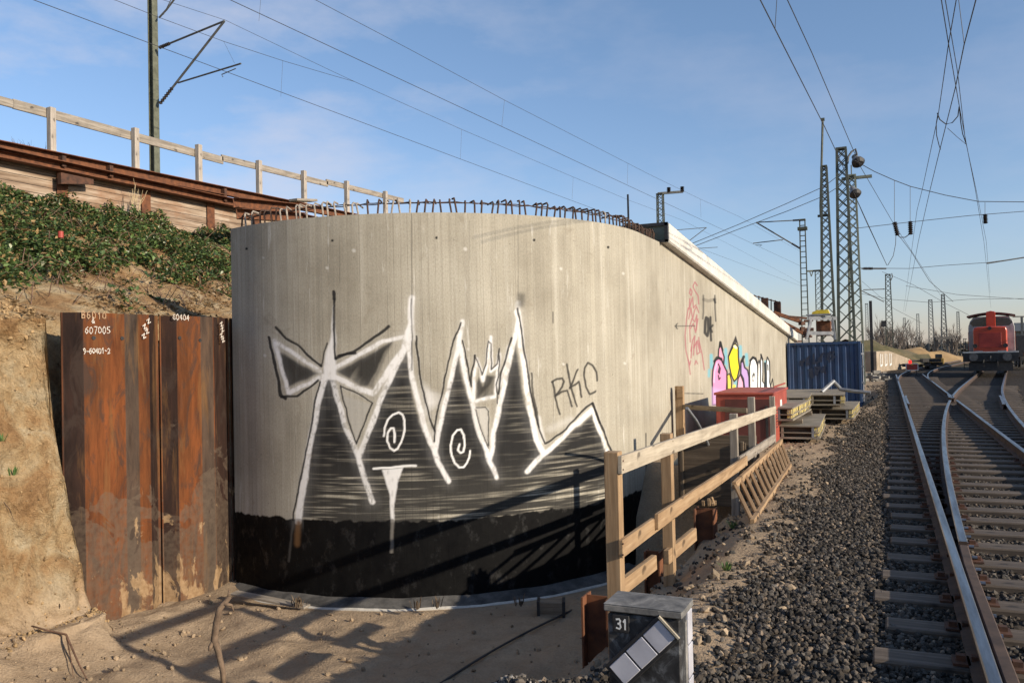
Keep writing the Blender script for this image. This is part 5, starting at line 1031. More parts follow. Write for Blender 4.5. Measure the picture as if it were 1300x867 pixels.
for s_ in (-1, 1):
    mb = MB(); pl = [(.16, 2.96), (1.0, 2.96), (1.2, 3.16), (.98, 3.42), (.16, 3.52)]; pl = [LP_(s_*a, 4.585, z) for a, z in (pl if s_ > 0 else pl[::-1])]; mb.prism(pl, LP_(0, 4.585, 0), LP_(0, 4.60, 0)); w_ = mb.build('cab_window', MT['glass'], loco)
    mb = MB(); lbox(mb, s_*1.305, 6.0, 2.7, (.02, 1.1, .7)); mb.build('side_window', MT['glass'], loco)
    mb = MB(); lbox(mb, s_*1.31, 6.0, 2.0, (.03, 2.6, 1.2)); mb.build('side_panel', MT['loco_red'], loco)
    mb = MB(); mb.tube([LP_(s_*1.4, .3, 1.25), LP_(s_*1.4, .3, 2.15), LP_(s_*1.4, 4.4, 2.15)], .02, 5); mb.tube([LP_(s_*1.4, 2.4, 1.25), LP_(s_*1.4, 2.4, 2.15)], .018, 5); mb.build('handrail', MT['black_steel'], loco)
    mb = MB(); mb.lathe(LP_(s_*.875, .12, 1.02), -hd, [(0, .09), (.40, .09), (.42, .11), (.44, .235), (.50, .24), (.515, .20)], 18); bf = mb.build('buffer', MT['black_steel'], loco)
    mb = MB(); mb.lathe(LP_(s_*.875, -.392, 1.02), -hd, [(0, .205), (.012, .205)], 18); mb.lathe(LP_(s_*.875, -.395, 1.02), -hd, [(0, .242), (.006, .242)], 18); mb.build('buffer_plate', pm('buffer_steel', (0.06, 0.06, 0.06), (0.13, 0.13, 0.13), 8, .6, .1), bf)
    mb = MB(); lbox(mb, s_*1.25, .6, .55, (.35, .3, .05)); lbox(mb, s_*1.25, .6, .85, (.35, .3, .05)); lbox(mb, s_*1.42, .6, .8, (.03, .3, .9)); mb.build('step', MT['black_steel'], loco)
mb = MB(); hood(mb, .52, 2.84, 3.92, 4.0, 4.5, r=.1); mb.build('exhaust_stack', MT['loco_red'], loco)
mb = MB(); lbox(mb, 0, 5.2, 1.18, (3.0, 10.4, .22)); lbox(mb, 0, .08, .98, (2.9, .12, .5)); lbox(mb, 0, 5.2, .75, (2.2, 9.4, .65)); lbox(mb, 0, .3, .42, (2.3, .2, .5)); mb.build('underframe', MT['black_steel'], loco)
mb = MB(); lbox(mb, 0, .0, 1.315, (2.9, .10, .035)); lbox(mb, 0, .005, 1.27, (2.9, .03, .03)); mb.build('running_board', MT['white_paint'], loco)
mb = MB(); mb.tube([LP_(0, .02, 1.05), LP_(0, -.25, 1.02), LP_(0, -.3, .8)], .05, 8); mb.build('coupling', MT['black_steel'], loco); mb = MB(); mb.tube([LP_(.35, .02, .85), LP_(.37, -.12, .7), LP_(.36, -.1, .45)], .03, 6); mb.build('brake_hose', MT['black_steel'], loco); mb = MB(); mb.tube([LP_(-.35, .02, .85), LP_(-.37, -.12, .7), LP_(-.36, -.1, .45)], .03, 6); mb.build('brake_hose', MT['black_steel'], loco)
for b in (1.9, 4.6, 7.6):
    for s_ in (-1, 1): mb = MB(); mb.lathe(LP_(s_*.68, b, .48), rt*s_, [(0, .50), (.03, .50), (.035, .48), (.14, .47), (.15, .40), (.15, .01)], 24); mb.build('wheel', MT['black_steel'], loco)
mb = MB(); hood(mb, 1.92, 1.32, 2.7, 7.4, 10.2); mb.build('rear_hood', MT['loco_red'], loco)
mb = MB(); lbox(mb, -.62, .52, 1.36, (.45, .06, .06)); lbox(mb, .62, .52, 1.36, (.45, .06, .06)); mb.build('trim', MT['grey_steel'], loco)
# dark wagon on the next track and grey shed beyond it
p = at_d(1297, 452, 62); wg = thing('freight_wagon', 'dark open wagon at the right edge beyond the locomotive', 'wagon', (p.x, p.y, 0))
mb = MB(); mb.box((p.x+.7, p.y+6, 1.75), (2.7, 12, 1.3)); mb.build('wagon_body', MT['black_steel'], wg, bevel=.03); mb = MB(); mb.box((p.x+.7, p.y+6, 1.0), (2.5, 12, .18)); mb.build('wagon_frame', MT['dark_rust'], wg)
for yy in (1.2, 3.0, 9.2, 11):
    for s_ in (-1, 1): mb = MB(); mb.lathe((p.x+.7+s_*.68, p.y+yy, .46), (s_, 0, 0), [(0, .48), (.12, .46), (.13, .01)], 18); mb.build('wheel', MT['black_steel'], wg)
for s_ in (-1, 1): mb = MB(); mb.lathe((p.x+.7+s_*.875, p.y, 1.0), (0, -1, 0), [(0, .09), (.4, .09), (.42, .22), (.48, .22)], 14); mb.build('buffer', MT['black_steel'], wg)
p = at_d(1290, 440, 150); sh = thing('goods_shed', 'low grey shed with shallow roof far beyond the locomotive', 'shed', (p.x, p.y, -.2)); mb = MB(); mb.box((p.x+16, p.y+10, 2.0), (34, 16, 4.4)); mb.build('wall', MT['concrete_grey'], sh)
mb = MB(); mb.prism([Vector((p.x-2, p.y+1, 4.2)), Vector((p.x-2, p.y+10, 5.9)), Vector((p.x-2, p.y+19, 4.2))], (p.x-2, 0, 0), (p.x+34, 0, 0)); mb.build('roof', MT['mast_grey'], sh)
# ------------------------------------------------------------------ wooden fence along the pit
FX = -1.90
fence = thing('wooden_fence', 'raw timber post-and-rail fence guarding the pit beside the ballast', 'fence', (FX, 5.8, -.2))
posts = [(778, 573, .11), (846, 550, .10), (931, 525, .10), (953.5, 504, .10), (980, 503, .09)]
for i, (u, v, w) in enumerate(posts):
    a = on_x(u, v, FX); beam('fence_post', (FX, a.y, -.62), (FX, a.y, a.z), w, w, MT['fence_wood'] if i < 2 else MT['grey_wood'], fence, up=(1, 0, 0), bevel=.005)
RX = FX+.070
def fr(u, v): return on_x(u, v, RX)
beam('fence_rail', fr(787, 590), fr(984, 520), .034, .135, MT['pale_wood'], fence, warp=.006)
beam('fence_rail', fr(788, 697), fr(866, 640), .034, .13, MT['fence_wood'], fence, warp=.004)
beam('fence_rail', fr(828, 662)+Vector((.036, 0, 0)), fr(944, 584)+Vector((.036, 0, 0)), .034, .13, MT['fence_wood'], fence, warp=.004)
beam('fence_rail', fr(938, 586), fr(983, 556), .034, .13, MT['grey_wood'], fence)
nm_ = MB()
for (u, v) in ((787, 585), (787, 596), (850, 560), (850, 573), (935, 536), (955, 530), (787, 690), (787, 704), (851, 646), (851, 656), (935, 589), (955, 574)):
    p_ = on_x(u+4, v, RX+.018); nm_.cyl(p_-Vector((.004, 0, 0)), p_+Vector((.004, 0, 0)), .0065, 7)
nm_.build('nails', MT['dark_rust'], fence)['kind'] = 'stuff'
TXp = -3.64; a = on_x(862.5, 490, TXp); b4 = on_x(951, 521, -2.08)
rf = thing('wooden_fence', 'short return fence of one tall post and a single dark rail, against the concrete wall', 'fence', (TXp, a.y, -.2))
beam('fence_post', (TXp, a.y, -.6), (TXp, a.y, a.z), .15, .15, MT['fence_wood'], rf, up=(1, 0, 0)); mb = MB(); mb.box((TXp+.03, a.y-.085, a.z-.14), (.11, .05, .16)); mb.build('cleat', MT['fence_wood'], rf)
beam('fence_rail', on_x(868, 516, TXp+.06)+Vector((0, -.09, 0)), b4+Vector((-.02, -.07, 0)), .034, .085, MT['old_wood'], rf)
for lab, a, b in (('pale plank on edge between first and second fence post', on_z(795, 752, -.22), on_z(838, 718, -.17)), ('pale plank on edge running beyond the second fence post', on_z(853, 712, -.2), on_z(888, 682, -.16))):
    tag(beam('plank', a+Vector((-.05, 0, .03)), b+Vector((-.05, 0, .03)), .05, .13, MT['fence_wood'], bevel=.005), lab, 'plank')
# slatted wooden ladder leaning on the fence foot
Lb0, Lb1 = on_z(955, 664, -.19), on_z(1003, 591, -.19); lad = thing('wooden_ladder', 'pale wooden ladder lying on its side, leaning against the fence foot', 'ladder', tuple(Lb0))
Lt0 = on_x(932, 616, -1.74); Lt1 = on_x(992, 560, -1.74)
beam('rail', Lb0, Lb1, .05, .085, MT['fence_wood'], lad); beam('rail', Lt0, Lt1, .05, .085, MT['fence_wood'], lad)
for i in range(13): f = (i+.12)/12.25; beam('rung', Lb0.lerp(Lb1, f), Lt0.lerp(Lt1, f), .045, .04, MT['fence_wood'], lad, up=(1, 0, 0))
# steel stubs standing by the fence
def stub(label, u, v, y0v, w, x, h_extra=0.0):
    t_ = on_x(u, v, x); zt = t_.z; mb = MB(); zb = -.75; d = w
    for dx in (-d/2, d/2): mb.box((x+dx, t_.y+d/2, (zt+zb)/2), (.014, d, zt-zb))
    mb.box((x, t_.y+d/2, (zt+zb)/2), (d-.016, .012, zt-zb)); return tag(mb.build('steel_stub', MT['rust']), label, 'steel post', 'rusty steel stubs by the fence')
stub('widest rusty steel stub by the fence, with splintered wood on top', 893, 647, 0, .22, -2.02)
stub('rusty steel stub at the left of the numbered box', 754, 760, 0, .20, -2.12); stub('low dark steel stub beside the second fence post', 827, 701, 0, .14, -2.12)
p = on_x(899, 640, -1.97); mb = MB(); rd = random.Random(2)
for i in range(6): q_ = p+Vector((rd.uniform(-.06, .06), rd.uniform(0, .1), -.02)); mb.bar(q_, q_+Vector((rd.uniform(-.03, .03), rd.uniform(-.03, .03), rd.uniform(.03, .11))), .03, .02)
tag(mb.build('wood_splinters', MT['fence_wood']), 'splintered pale wood on the widest steel stub', 'wood scrap')
# dark timber trough behind the fence
MT['dark_wood'] = wood('dark_wood', (0.05, 0.035, 0.022), (0.11, 0.08, 0.05), (0.18, 0.135, 0.09), .5)
a0, a1 = on_z(873, 640, -.45), on_z(937, 632, -.45); bx = thing('timber_trough', 'dark plank trough behind the fence below the tarpaulin', 'trough', (-2.6, 12.7, -.6))
y_ = 12.6
for nm, a, b, w, h in (('side_board', (-2.95, y_, -.14), (-1.95, y_, -.14), .04, .95), ('side_board', (-2.95, y_+1.1, -.14), (-1.95, y_+1.1, -.14), .04, .95)): beam(nm, a, b, w, h, MT['dark_wood'], bx)
beam('end_board', (-2.95, y_, -.14), (-2.95, y_+1.1, -.14), .04, .95, MT['dark_wood'], bx); beam('end_board', (-1.93, y_, -.2), (-1.93, y_+1.1, -.2), .04, .82, MT['dark_wood'], bx)
for xx in (-2.9, -2.0): beam('batten', (xx, y_-.04, -.6), (xx, y_-.04, .36), .07, .05, MT['dark_wood'], bx, up=(1, 0, 0))
# grey tarpaulin heaped on the trough
mb = MB(); N_ = 26; vs = []; c_ = on_x(888, 580, -2.75)
for i in range(N_):
    for j in range(N_):
        a, b = i/(N_-1), j/(N_-1); hgt = math.sin(math.pi*a)**.6*math.sin(math.pi*b)**.6*.20; nzv = .07*math.sin(a*9+b*3)+.05*math.sin(b*13-a*5)+.03*math.sin(a*23+b*17)
        vs.append((c_.x-.36+.66*a, c_.y-.35+.7*b, c_.z-.10+hgt+nzv*(hgt*3+.25)))
mb.add(vs, [(i*N_+j, (i+1)*N_+j, (i+1)*N_+j+1, i*N_+j+1) for i in range(N_-1) for j in range(N_-1)])
tp = mb.build('tarpaulin', pm('tarpaulin', (0.20, 0.22, 0.20), (0.36, 0.38, 0.35), 4, .6, .4, .01), smooth=True); tag(tp, 'crumpled grey-green tarpaulin heaped behind the fence', 'tarpaulin'); sd_ = tp.modifiers.new('thick', 'SOLIDIFY'); sd_.thickness = .012
mb = MB(); mb.tube([on_x(u, v, -2.5) for u, v in ((872, 518), (884, 534), (896, 556), (903, 575), (906, 590))], .022, 8); tag(mb.build('bent_pipe', MT['grey_steel']), 'grey bent pipe leaning behind the fence', 'pipe')
# red steel chest
P0 = on_z(983, 569, -.2); P1_ = Vector((P0.x, P0.y, 0)); cz, cw, cl = 1.03, 1.1, 2.4
rbx = thing('red_steel_chest', 'large red steel site chest with black stencilled panel and white sticker', 'site chest', (P0.x-cw/2, P0.y+cl/2, -.2))
t = NT('chest_red'); n = t.noise(3, 5, .6); t.set('Base Color', t.ramp(n, [(.35, (0.25, 0.045, 0.028)), (.7, (0.40, 0.085, 0.055))])).set('Roughness', .55).bump(t.noise(14, 4, .6), .15, .004); MT['chest_red'] = t.m
mb = MB(); mb.box((P0.x-cw/2, P0.y+cl/2, -.2+cz/2), (cw, cl, cz)); mb.build('chest_body', t.m, rbx, bevel=.02, seg=2)
mb = MB(); mb.box((P0.x-cw/2, P0.y+cl/2, -.2+cz+.025), (cw+.06, cl+.06, .05)); mb.build('lid', t.m, rbx, bevel=.01)
mb = MB(); mb.box((P0.x-cw/2+.06, P0.y-.006, -.2+cz*.52), (cw*.78, .02, cz*.80)); mb.build('recessed_panel', pm('chest_dark', (0.075, 0.02, 0.016), (0.12, 0.03, 0.024), 3, .6, .1), rbx)
mb = MB(); mb.box((P0.x-.12, P0.y-.02, -.2+cz*.5), (.05, .03, cz*.6)); mb.build('hasp_bar', MT['black_steel'], rbx)
mb = MB(); 
for i in range(7): ribbon(mb, [(P0.x, P0.y+.42+.02*(i % 2), .50-.055*i), (P0.x, P0.y+.62-.03*(i % 3), .50-.055*i)], (1, 0, 0), .022)
mb.build('stencil_marks', MT['black_steel'], rbx)
mb = MB(); mb.box((P0.x+.004, P0.y+1.25, .52), (.008, .28, .30)); mb.build('sticker', MT['white_paint'], rbx)
mb = MB(); mb.box((P0.x+.006, P0.y+1.1, .98), (.012, 2.0, .035)); mb.build('rub_rail', MT['chest_red'], rbx)
# stacked formwork panels with yellow splashed ends
t = NT('panel_end'); n = t.noise(16, 4, .7); t.set('Base Color', t.ramp(n, [(.38, (0.10, 0.085, 0.06)), (.46, (0.42, 0.38, 0.26)), (.56, (0.58, 0.43, 0.06)), (.7, (0.66, 0.56, 0.22))])).set('Roughness', .85); MT['panel_end'] = t.m
MT['panel_ply'] = wood('panel_ply', (0.10, 0.085, 0.06), (0.22, 0.19, 0.145), (0.33, 0.29, 0.23), .5)
GP = 'formwork panels in the stacks'
def panel(label, xr, y0, L, w, z, rot=0.0):
    r_ = thing('formwork_panel', label, 'formwork panel', (xr, y0, z), GP); mb = MB(); c_ = Vector((xr-w/2, y0+L/2, z+.17)); q_ = Matrix.Rotation(rot, 3, 'Z'); mb.box(c_, (w, L, .025), rot=q_); mb.build('deck', MT['panel_ply'], r_)
    mb = MB(); mb.box(c_+q_ @ Vector((0, 0, -.235)), (w, L, .035), rot=q_); mb.build('base_board', MT['panel_ply'], r_)
    rd = random.Random(int(y0*10)); nf = int(L/.16)
    for s_ in (-1, 1):
        mb = MB()
        for k in range(nf): mb.box(c_+q_ @ Vector((s_*(w/2-.05-rd.uniform(0, .03)), -L/2+(k+.5)*L/nf, -.115)), (.08, L/nf*.72, .20-rd.uniform(0, .03)), rot=q_)
        mb.build('end_flutes', MT['panel_end'], r_)
    mb = MB(); mb.box(c_+q_ @ Vector((0, -.004, -.13)), (w-.02, L-.03, .022), rot=q_); mb.build('middle_board', MT['panel_ply'], r_)
    for k in range(4): mb = MB(); mb.box(c_+q_ @ Vector((rd.uniform(-.2, .2)-w/2+.15+(w-.3)*k/3, -L/2+.05, -.115)), (.05, .08, .20), rot=q_); mb.build('strut', MT['grey_steel'] if k % 2 else MT['panel_ply'], r_)
    mb = MB(); mb.box(c_+q_ @ Vector((0, .1, -.115)), (w*.9, L-.11, .19), rot=q_); mb.build('gap_shade', MT['dark_wood'], r_)  # dark fill standing in for the shade in the gap between the boards
X1 = P0.x+.72
panel('lowest panel of the near stack behind the red chest', X1, 17.6, 3.4, 1.7, -.02, .03); panel('second panel of the near stack, set back to the left of the lowest', X1-.38, 17.4, 3.2, 1.5, .36, -.03); panel('short panel behind the near stack, closest to the red chest', -1.72, 20.1, 2.2, .9, .42, .05)
panel('lowest panel of the rear stack by the blue container', X1+.55, 22.2, 3.2, 2.6, .02, -.02); panel('upper panel of the rear stack by the blue container', X1+.30, 21.6, 3.0, 2.6, .40, .04)
for i, (x_, y_, z_) in enumerate(((X1-.5, 18.0, .228), (X1-.5, 20.3, .228), (-2.0, 20.6, .21), (X1, 22.6, .268))):
    beam('spacer_timber', (x_-.7, y_, z_), (x_+.2, y_, z_), .1, .09, MT['old_wood'], None).name = 'spacer_timber'
for i, o in enumerate([o for o in COL.objects if o.name.startswith('spacer_timber')]): tag(o, ['front spacer timber under the second near panel', 'rear spacer timber under the second near panel', 'spacer timber under the short back panel', 'spacer timber between the rear stack panels'][i], 'timber', 'spacer timbers in the panel stacks')
a, b, c_ = at_d(1043, 498, 21.5), at_d(1058, 484, 21.8), at_d(1070, 497, 22.2); mb = MB(); mb.tube([a, b, c_], .05, 8); tag(mb.build('bent_steel_strut', MT['grey_steel']), 'grey steel strut bent to a peak on the rear panel stack', 'steel strut')
mb = MB(); mb.tube([at_d(1066, 494, 21.4), at_d(1084, 496.5, 21.2), at_d(1105, 498.5, 21.0)], .045, 8); tag(mb.build('steel_pipe', MT['grey_steel']), 'pale steel pipe sticking out to the right of the rear panel stack', 'pipe')
mb = MB(); a = at_d(1040, 508, 21.0); mb.box(a, (.5, .8, .03), rz=.2); tag(mb.build('steel_plate', MT['rust']), 'brown steel plate lying on the rear panel stack', 'steel plate')
# blue container
CX, CYc = on_z(1095, 516, -.6).x, on_z(1095, 516, -.6).y; cH = 2.6; cLn = 2.44; cz0 = -.62; CXl = max(on_y(1000, 470, CYc).x, -3.74); cW = CX-CXl
t = NT('container_blue'); n = t.noise(1.8, 6, .65); g = t.noise(10, 5, .65, (1, 1, .35)); c = t.ramp(n, [(.35, (0.008, 0.029, 0.085)), (.7, (0.014, 0.050, 0.135))]); c = t.mix(t.ramp(g, [(.66, (0, 0, 0)), (.74, (.8, .8, .8))]), c, (0.10, 0.05, 0.03)); t.set('Base Color', c).set('Roughness', .5).bump(g, .12, .004); MT['blue'] = t.m
con = thing('blue_container', 'blue corrugated steel container with dark scrawled graffiti on its end', 'container', (CX-cW/2, CYc+cLn/2, cz0))
mb = MB(); nco = 9; xs2 = []; 
for i in range(nco):
    x0_ = CXl+.1+(cW-.2)*i/nco; p_ = (cW-.2)/nco
    xs2 += [(x0_, .0), (x0_+p_*.38, .0), (x0_+p_*.5, .045), (x0_+p_*.88, .045)]
xs2.append((CX-.1, 0)); n = len(xs2); vs = [(x_, CYc+.02+d_, cz0+.14) for x_, d_ in xs2] + [(x_, CYc+.02+d_, cz0+cH-.1) for x_, d_ in xs2]; mb.add(vs, [(i, i+1, n+i+1, n+i) for i in range(n-1)]); mb.build('corrugated_end', MT['blue'], con)
mb = MB(); mb.box((CX-cW/2, CYc+cLn/2+.08, cz0+cH/2), (cW-.08, cLn-.2, cH-.1)); mb.build('container_body', MT['blue'], con)
for x_ in (CXl+.05, CX-.05): mb = MB(); mb.box((x_, CYc+.03, cz0+cH/2), (.1, .12, cH)); mb.build('corner_post', MT['blue'], con, bevel=.01)
mb = MB(); mb.box((CX-cW/2, CYc+.03, cz0+cH-.05), (cW-.2, .1, .1)); mb.build('top_rail', MT['blue'], con); mb = MB(); mb.box((CX-cW/2, CYc+.03, cz0+.07), (cW-.2, .1, .14)); mb.build('bottom_rail', MT['blue'], con)
for i in range(2): mb = MB(); mb.box((CX+.012, CYc+.75+1.0*i, cz0+cH/2), (.05, .5, cH-.2)); mb.build('side_rib', MT['blue'], con)
mb = MB(); mb.tube([(CX+.05, CYc+.2, cz0+.1), (CX+.05, CYc+.2, cz0+cH-.1)], .025, 6); mb.build('lock_rod', MT['grey_steel'], con)
for z_ in (.35, .95, 1.6, 2.1): mb = MB(); mb.box((CX+.05, CYc+.2, cz0+z_), (.09, .1, .07)); mb.build('lock_bracket', MT['white_paint'] if z_ > 2 else MT['grey_steel'], con)
def oncon(u, v): return on_y(u, v, CYc+.012)
mb = MB()
rd = random.Random(77)
for cx_, cy_, rw, rh in ((1019, 459, 4, 8), (1027, 457, 3.5, 9), (1035, 456, 3.5, 9), (1043, 455, 4, 8), (1051, 453, 4, 8), (1058, 451, 3, 6), (1029, 474, 4, 7), (1038, 472, 4, 8), (1046, 468, 3, 5)):
    ln = [(cx_+rw*rd.uniform(-.9, .9), cy_+rh*rd.uniform(-.9, .9)) for _ in range(6)]
    ribbon(mb, [oncon(*q_) for q_ in ln], (0, -1, 0), .075, .006)
mb.build('graffiti_tag', pm('tag_black', (0.006, 0.012, 0.032), (0.010, 0.022, 0.058), 6, .6, 0), con)
# trestle on the container
DT = CYc*.911-CX*.413+.9; zt0 = cz0+cH; tr = thing('steel_trestle', 'grey steel trestle with yellow cap standing on the blue container', 'trestle', tuple(at_d(1042, 430, DT)))
def td(u, v, d=0.0): return at_d(u, v, DT+d)
for (u0_, v0_, u1_, v1_) in ((1030, 403, 1024, 431), (1056, 403, 1060, 431)):
    for d_ in (0, .9): mb = MB(); mb.bar(td(u0_, v0_, d_*.7), td(u1_, v1_, d_), .09, .09); mb.build('trestle_leg', MT['grey_steel'], tr)
for v_, a_, b_ in ((404, 1026, 1062), (423, 1026, 1058)): mb = MB(); mb.bar(td(a_, v_), td(b_, v_), .08, .14); mb.bar(td(a_, v_, .7), td(b_, v_, .7), .08, .10); mb.build('trestle_rail', MT['grey_steel'], tr)
mb = MB(); p = td(1040, 400, .35); mb.box(p, (.95, .85, .06)); mb.build('trestle_top', MT['grey_steel'], tr); mb = MB(); p = td(1041, 396.5, .3); mb.prism([p+Vector((-.32, 0, -.06)), p+Vector((.36, 0, -.06)), p+Vector((.30, 0, .10)), p+Vector((-.10, 0, .10)), p+Vector((-.3, 0, .02))], p, p+Vector((0, .6, 0))); mb.box(p+Vector((-.05, -.05, -.2)), (.35, .05, .07)); mb.build('yellow_cap', MT['yellow_paint'], tr)
mb = MB(); p = td(1046, 417, .5); mb.box(p, (.55, .5, .62)); tag(mb.build('rusty_bin', MT['rust'], bevel=.02), 'rusty box standing under the grey trestle on the container', 'bin')
# steelwork on the bank behind the straight wall
rk = thing('rebar_cage', 'row of rusty upright bars with two dark blocks, above the far coping', 'rebar cage', tuple(at_d(970, 400, 42)))
for i in range(8):
    u = 953+5.2*i; v = 373+i*1.35; mb = MB(); mb.bar(at_d(u, v, 42), at_d(u, v+26, 42), .05, .05); mb.build('upright_bar', MT['dark_rust'], rk)
mb = MB(); mb.tube(sp([(951, 374), (990, 384)], 41.9), .03, 5); mb.build('top_bar', MT['dark_rust'], rk)
for u, v in ((971, 386), (987, 391)): mb = MB(); mb.box(at_d(u, v, 41.8), (.32, .3, .6)); mb.build('dark_block', MT['dark_rust'], rk)
for i, (u0_, v0_, u1_, v1_, lab) in enumerate(((982, 397, 1016, 408, 'upper rusty beam on the bank above the far coping'), (990, 408, 1022, 424, 'lower rusty beam on the bank above the far coping'), (1000, 402, 1024, 404, 'thin dark beam end beside the ladder-like mast foot'))):
    tag(beam('steel_beam', at_d(u0_, v0_, 40), at_d(u1_, v1_, 40), .2, .17 if i < 2 else .10, MT['rust'] if i < 2 else MT['dark_rust']), lab, 'steel beam')
mb = MB(); p = at_d(1008, 420, 39); rd = random.Random(9)
for i in range(26): q_ = p + Vector((rd.uniform(-.9, .7), rd.uniform(-.5, 2), rd.uniform(-1.2, .55))); mb.box(q_, (rd.uniform(.12, .4), rd.uniform(.12, .4), rd.uniform(.08, .2)), rz=rd.uniform(0, 3))
tag(mb.build('rubble', MT['dark_rust']), 'brown rubble and scrap heaped above the end of the coping', None, None, 'stuff')

# ------------------------------------------------------------------ points indicator box 31
zt = .47; FLc, FRc, BRc, BLc = on_z(766, 765, zt), on_z(866, 776, zt), on_z(882, 759.5, zt), on_z(783, 747.5, zt)
ex = (FRc-FLc); wdt = ex.length; ex.normalize(); ey = Vector((-ex.y, ex.x, 0)); dep = .5*((BRc-FRc).dot(ey)+(BLc-FLc).dot(ey)); zb_ = -.22
box31 = thing('points_indicator', 'weathered black points indicator box numbered 31 with a slanted white glass bar', 'railway signal', tuple((FLc+ex*wdt/2+ey*dep/2)*1.0 - Vector((0, 0, zt-zb_))))
def q3(a, b, z): return FLc + ex*a + ey*b + Vector((0, 0, z-zt))      # a across, b depth, z height
def obox(mb, a, b, z, da, db, dz, mi=0, rotx=None): mb.box(q3(a, b, z), (da, db, dz), rot=Matrix((ex, ey, Vector((0, 0, 1)))).transposed() if rotx is None else rotx, mi=mi)
t = NT('indicator_black'); n = t.noise(7, 6, .7, dist=.6); c = t.ramp(n, [(.40, (0.010, 0.010, 0.011)), (.52, (0.030, 0.030, 0.031)), (.60, (0.11, 0.115, 0.12)), (.74, (0.20, 0.205, 0.21))]); t.set('Base Color', c).set('Roughness', .65).bump(n, .3, .003); MT['ind'] = t.m
t = NT('indicator_top'); n = t.noise(6, 6, .7, dist=.4); c = t.ramp(n, [(.32, (0.05, 0.05, 0.05)), (.5, (0.15, 0.145, 0.135)), (.66, (0.30, 0.285, 0.26)), (.8, (0.36, 0.30, 0.22))]); t.set('Base Color', c).set('Roughness', .75).bump(n, .4, .003); MT['ind_top'] = t.m
t = NT('opal_glass'); n = t.noise(5, 5, .6); t.set('Base Color', t.ramp(n, [(.35, (0.40, 0.40, 0.44)), (.7, (0.56, 0.56, 0.60))])).set('Roughness', .35).set('Specular IOR Level', .5); MT['opal'] = t.m
mb = MB(); obox(mb, wdt/2, dep/2, (zt-.05+zb_)/2, wdt-.03, dep-.03, zt-.05-zb_); mb.build('housing', MT['ind'], box31, bevel=.008)
mb = MB(); obox(mb, wdt/2, dep/2, zt-.022, wdt, dep, .036); off = len(mb.v); mb.add([q3(0, 0, zt-.003), q3(wdt, 0, zt-.003), q3(wdt, dep, zt-.003), q3(0, dep, zt-.003), q3(wdt*.5, dep*.5, zt+.014)], [(0, 1, 4), (1, 2, 4), (2, 3, 4), (3, 0, 4)]); mb.build('lid', MT['ind_top'], box31, bevel=.006)
mb = MB(); obox(mb, .085, .012, .375, .085, .012, .085); npl = mb.build('number_plate', MT['black_steel'], box31, bevel=.003)
mb = MB(); FONT['3'] = [[(.1, .95), (.55, 1), (.75, .82), (.62, .58), (.35, .52)], [(.35, .52), (.7, .45), (.8, .2), (.55, 0), (.08, .08)]]
text(mb, '31', q3(.062, .004, .352), ex, upz, .048, .0085, -ey, adv=.62, jit=0); mb.build('number', MT['white_paint'], npl)
# slanted bar: three opal panes in a frame, from lower left to upper right
def of(u, v): return on_plane(u, v, FLc+ey*.012, ey)
c0, c1, c2, c3 = of(774, 844), of(798, 868), of(862, 805), of(838, 784)          # outline corners on the face
du = (c3-c0).normalized(); L_ = (c3-c0).length; dv = du.cross(ey).normalized()
if dv.z > 0: dv = -dv
wv = .115; rotb = Matrix((du, -ey, du.cross(-ey))).transposed()
cen = c0 + du*L_/2 + dv*wv/2
mb = MB(); mb.box(cen-ey*.006, (L_+.03, .03, wv+.03), rot=rotb); mb.build('bar_frame', MT['black_steel'], box31, bevel=.004)
for k in range(3): mb = MB(); mb.box(cen+du*(L_/3)*(k-1)-ey*.018, (L_/3-.008, .012, wv-.006), rot=rotb); mb.build('bar_pane', MT['opal'], box31, bevel=.003)
mb = MB(); mb.box(cen+du*(L_/2+.010)-ey*.024, (.010, .016, wv+.02), rot=rotb); mb.build('bar_edge', pm('worn_edge', (0.30, 0.26, 0.19), (0.46, 0.42, 0.33), 12, .7, .1), box31)
mb = MB(); obox(mb, wdt-.018, dep*.48, (zt+zb_)/2-.03, .018, dep*.22, zt-zb_-.10); mb.build('side_pillar', MT['ind_top'], box31)
for k in range(4): mb = MB(); obox(mb, wdt-.012, dep*.72, zt-.12-.165*k, .02, dep*.36, .155); mb.build('side_pane', MT['opal'], box31, bevel=.003)

# ------------------------------------------------------------------ small things in the pit
p = on_z(700, 782, -1.74); wb_ = thing('timber_block', 'short timber block with dark ends lying on the pit floor', 'timber block', tuple(p)); a, b = on_z(684, 781, -1.72), on_z(716, 781, -1.72)
beam('block', a+Vector((0, 0, .10)), b+Vector((0, 0, .10)), .2, .2, MT['old_wood'], wb_, bevel=.01)
for q_ in (a, b): d_ = (b-a).normalized(); beam('end_cap', q_-d_*.02+Vector((0, 0, .10)), q_+d_*.02+Vector((0, 0, .10)), .22, .22, MT['black_steel'], wb_)
mb = MB(); pts = []
for i in range(15): f_ = i/14; u, v = 735+(552-735)*f_, 770+(872-770)*f_; q_ = on_z(u, v, -1.70); pts.append(q_ + Vector((0, 0, .05*math.sin(f_*3.1))))
mb.tube(pts, .013, 6); tag(mb.build('cable', MT['black_steel']), 'black cable lying diagonally across the pit floor', 'cable')
mb = MB(); mb.tube([at_d(u, v, 5.15+d_) for u, v, d_ in ((284, 872, 0), (283, 852, 0), (277, 826, .02), (272, 812, .03), (275, 790, .03), (279, 772, .05), (286, 764, .06), (292, 757, .08))], [.016, .017, .019, .022, .021, .020, .018, .014], 8)
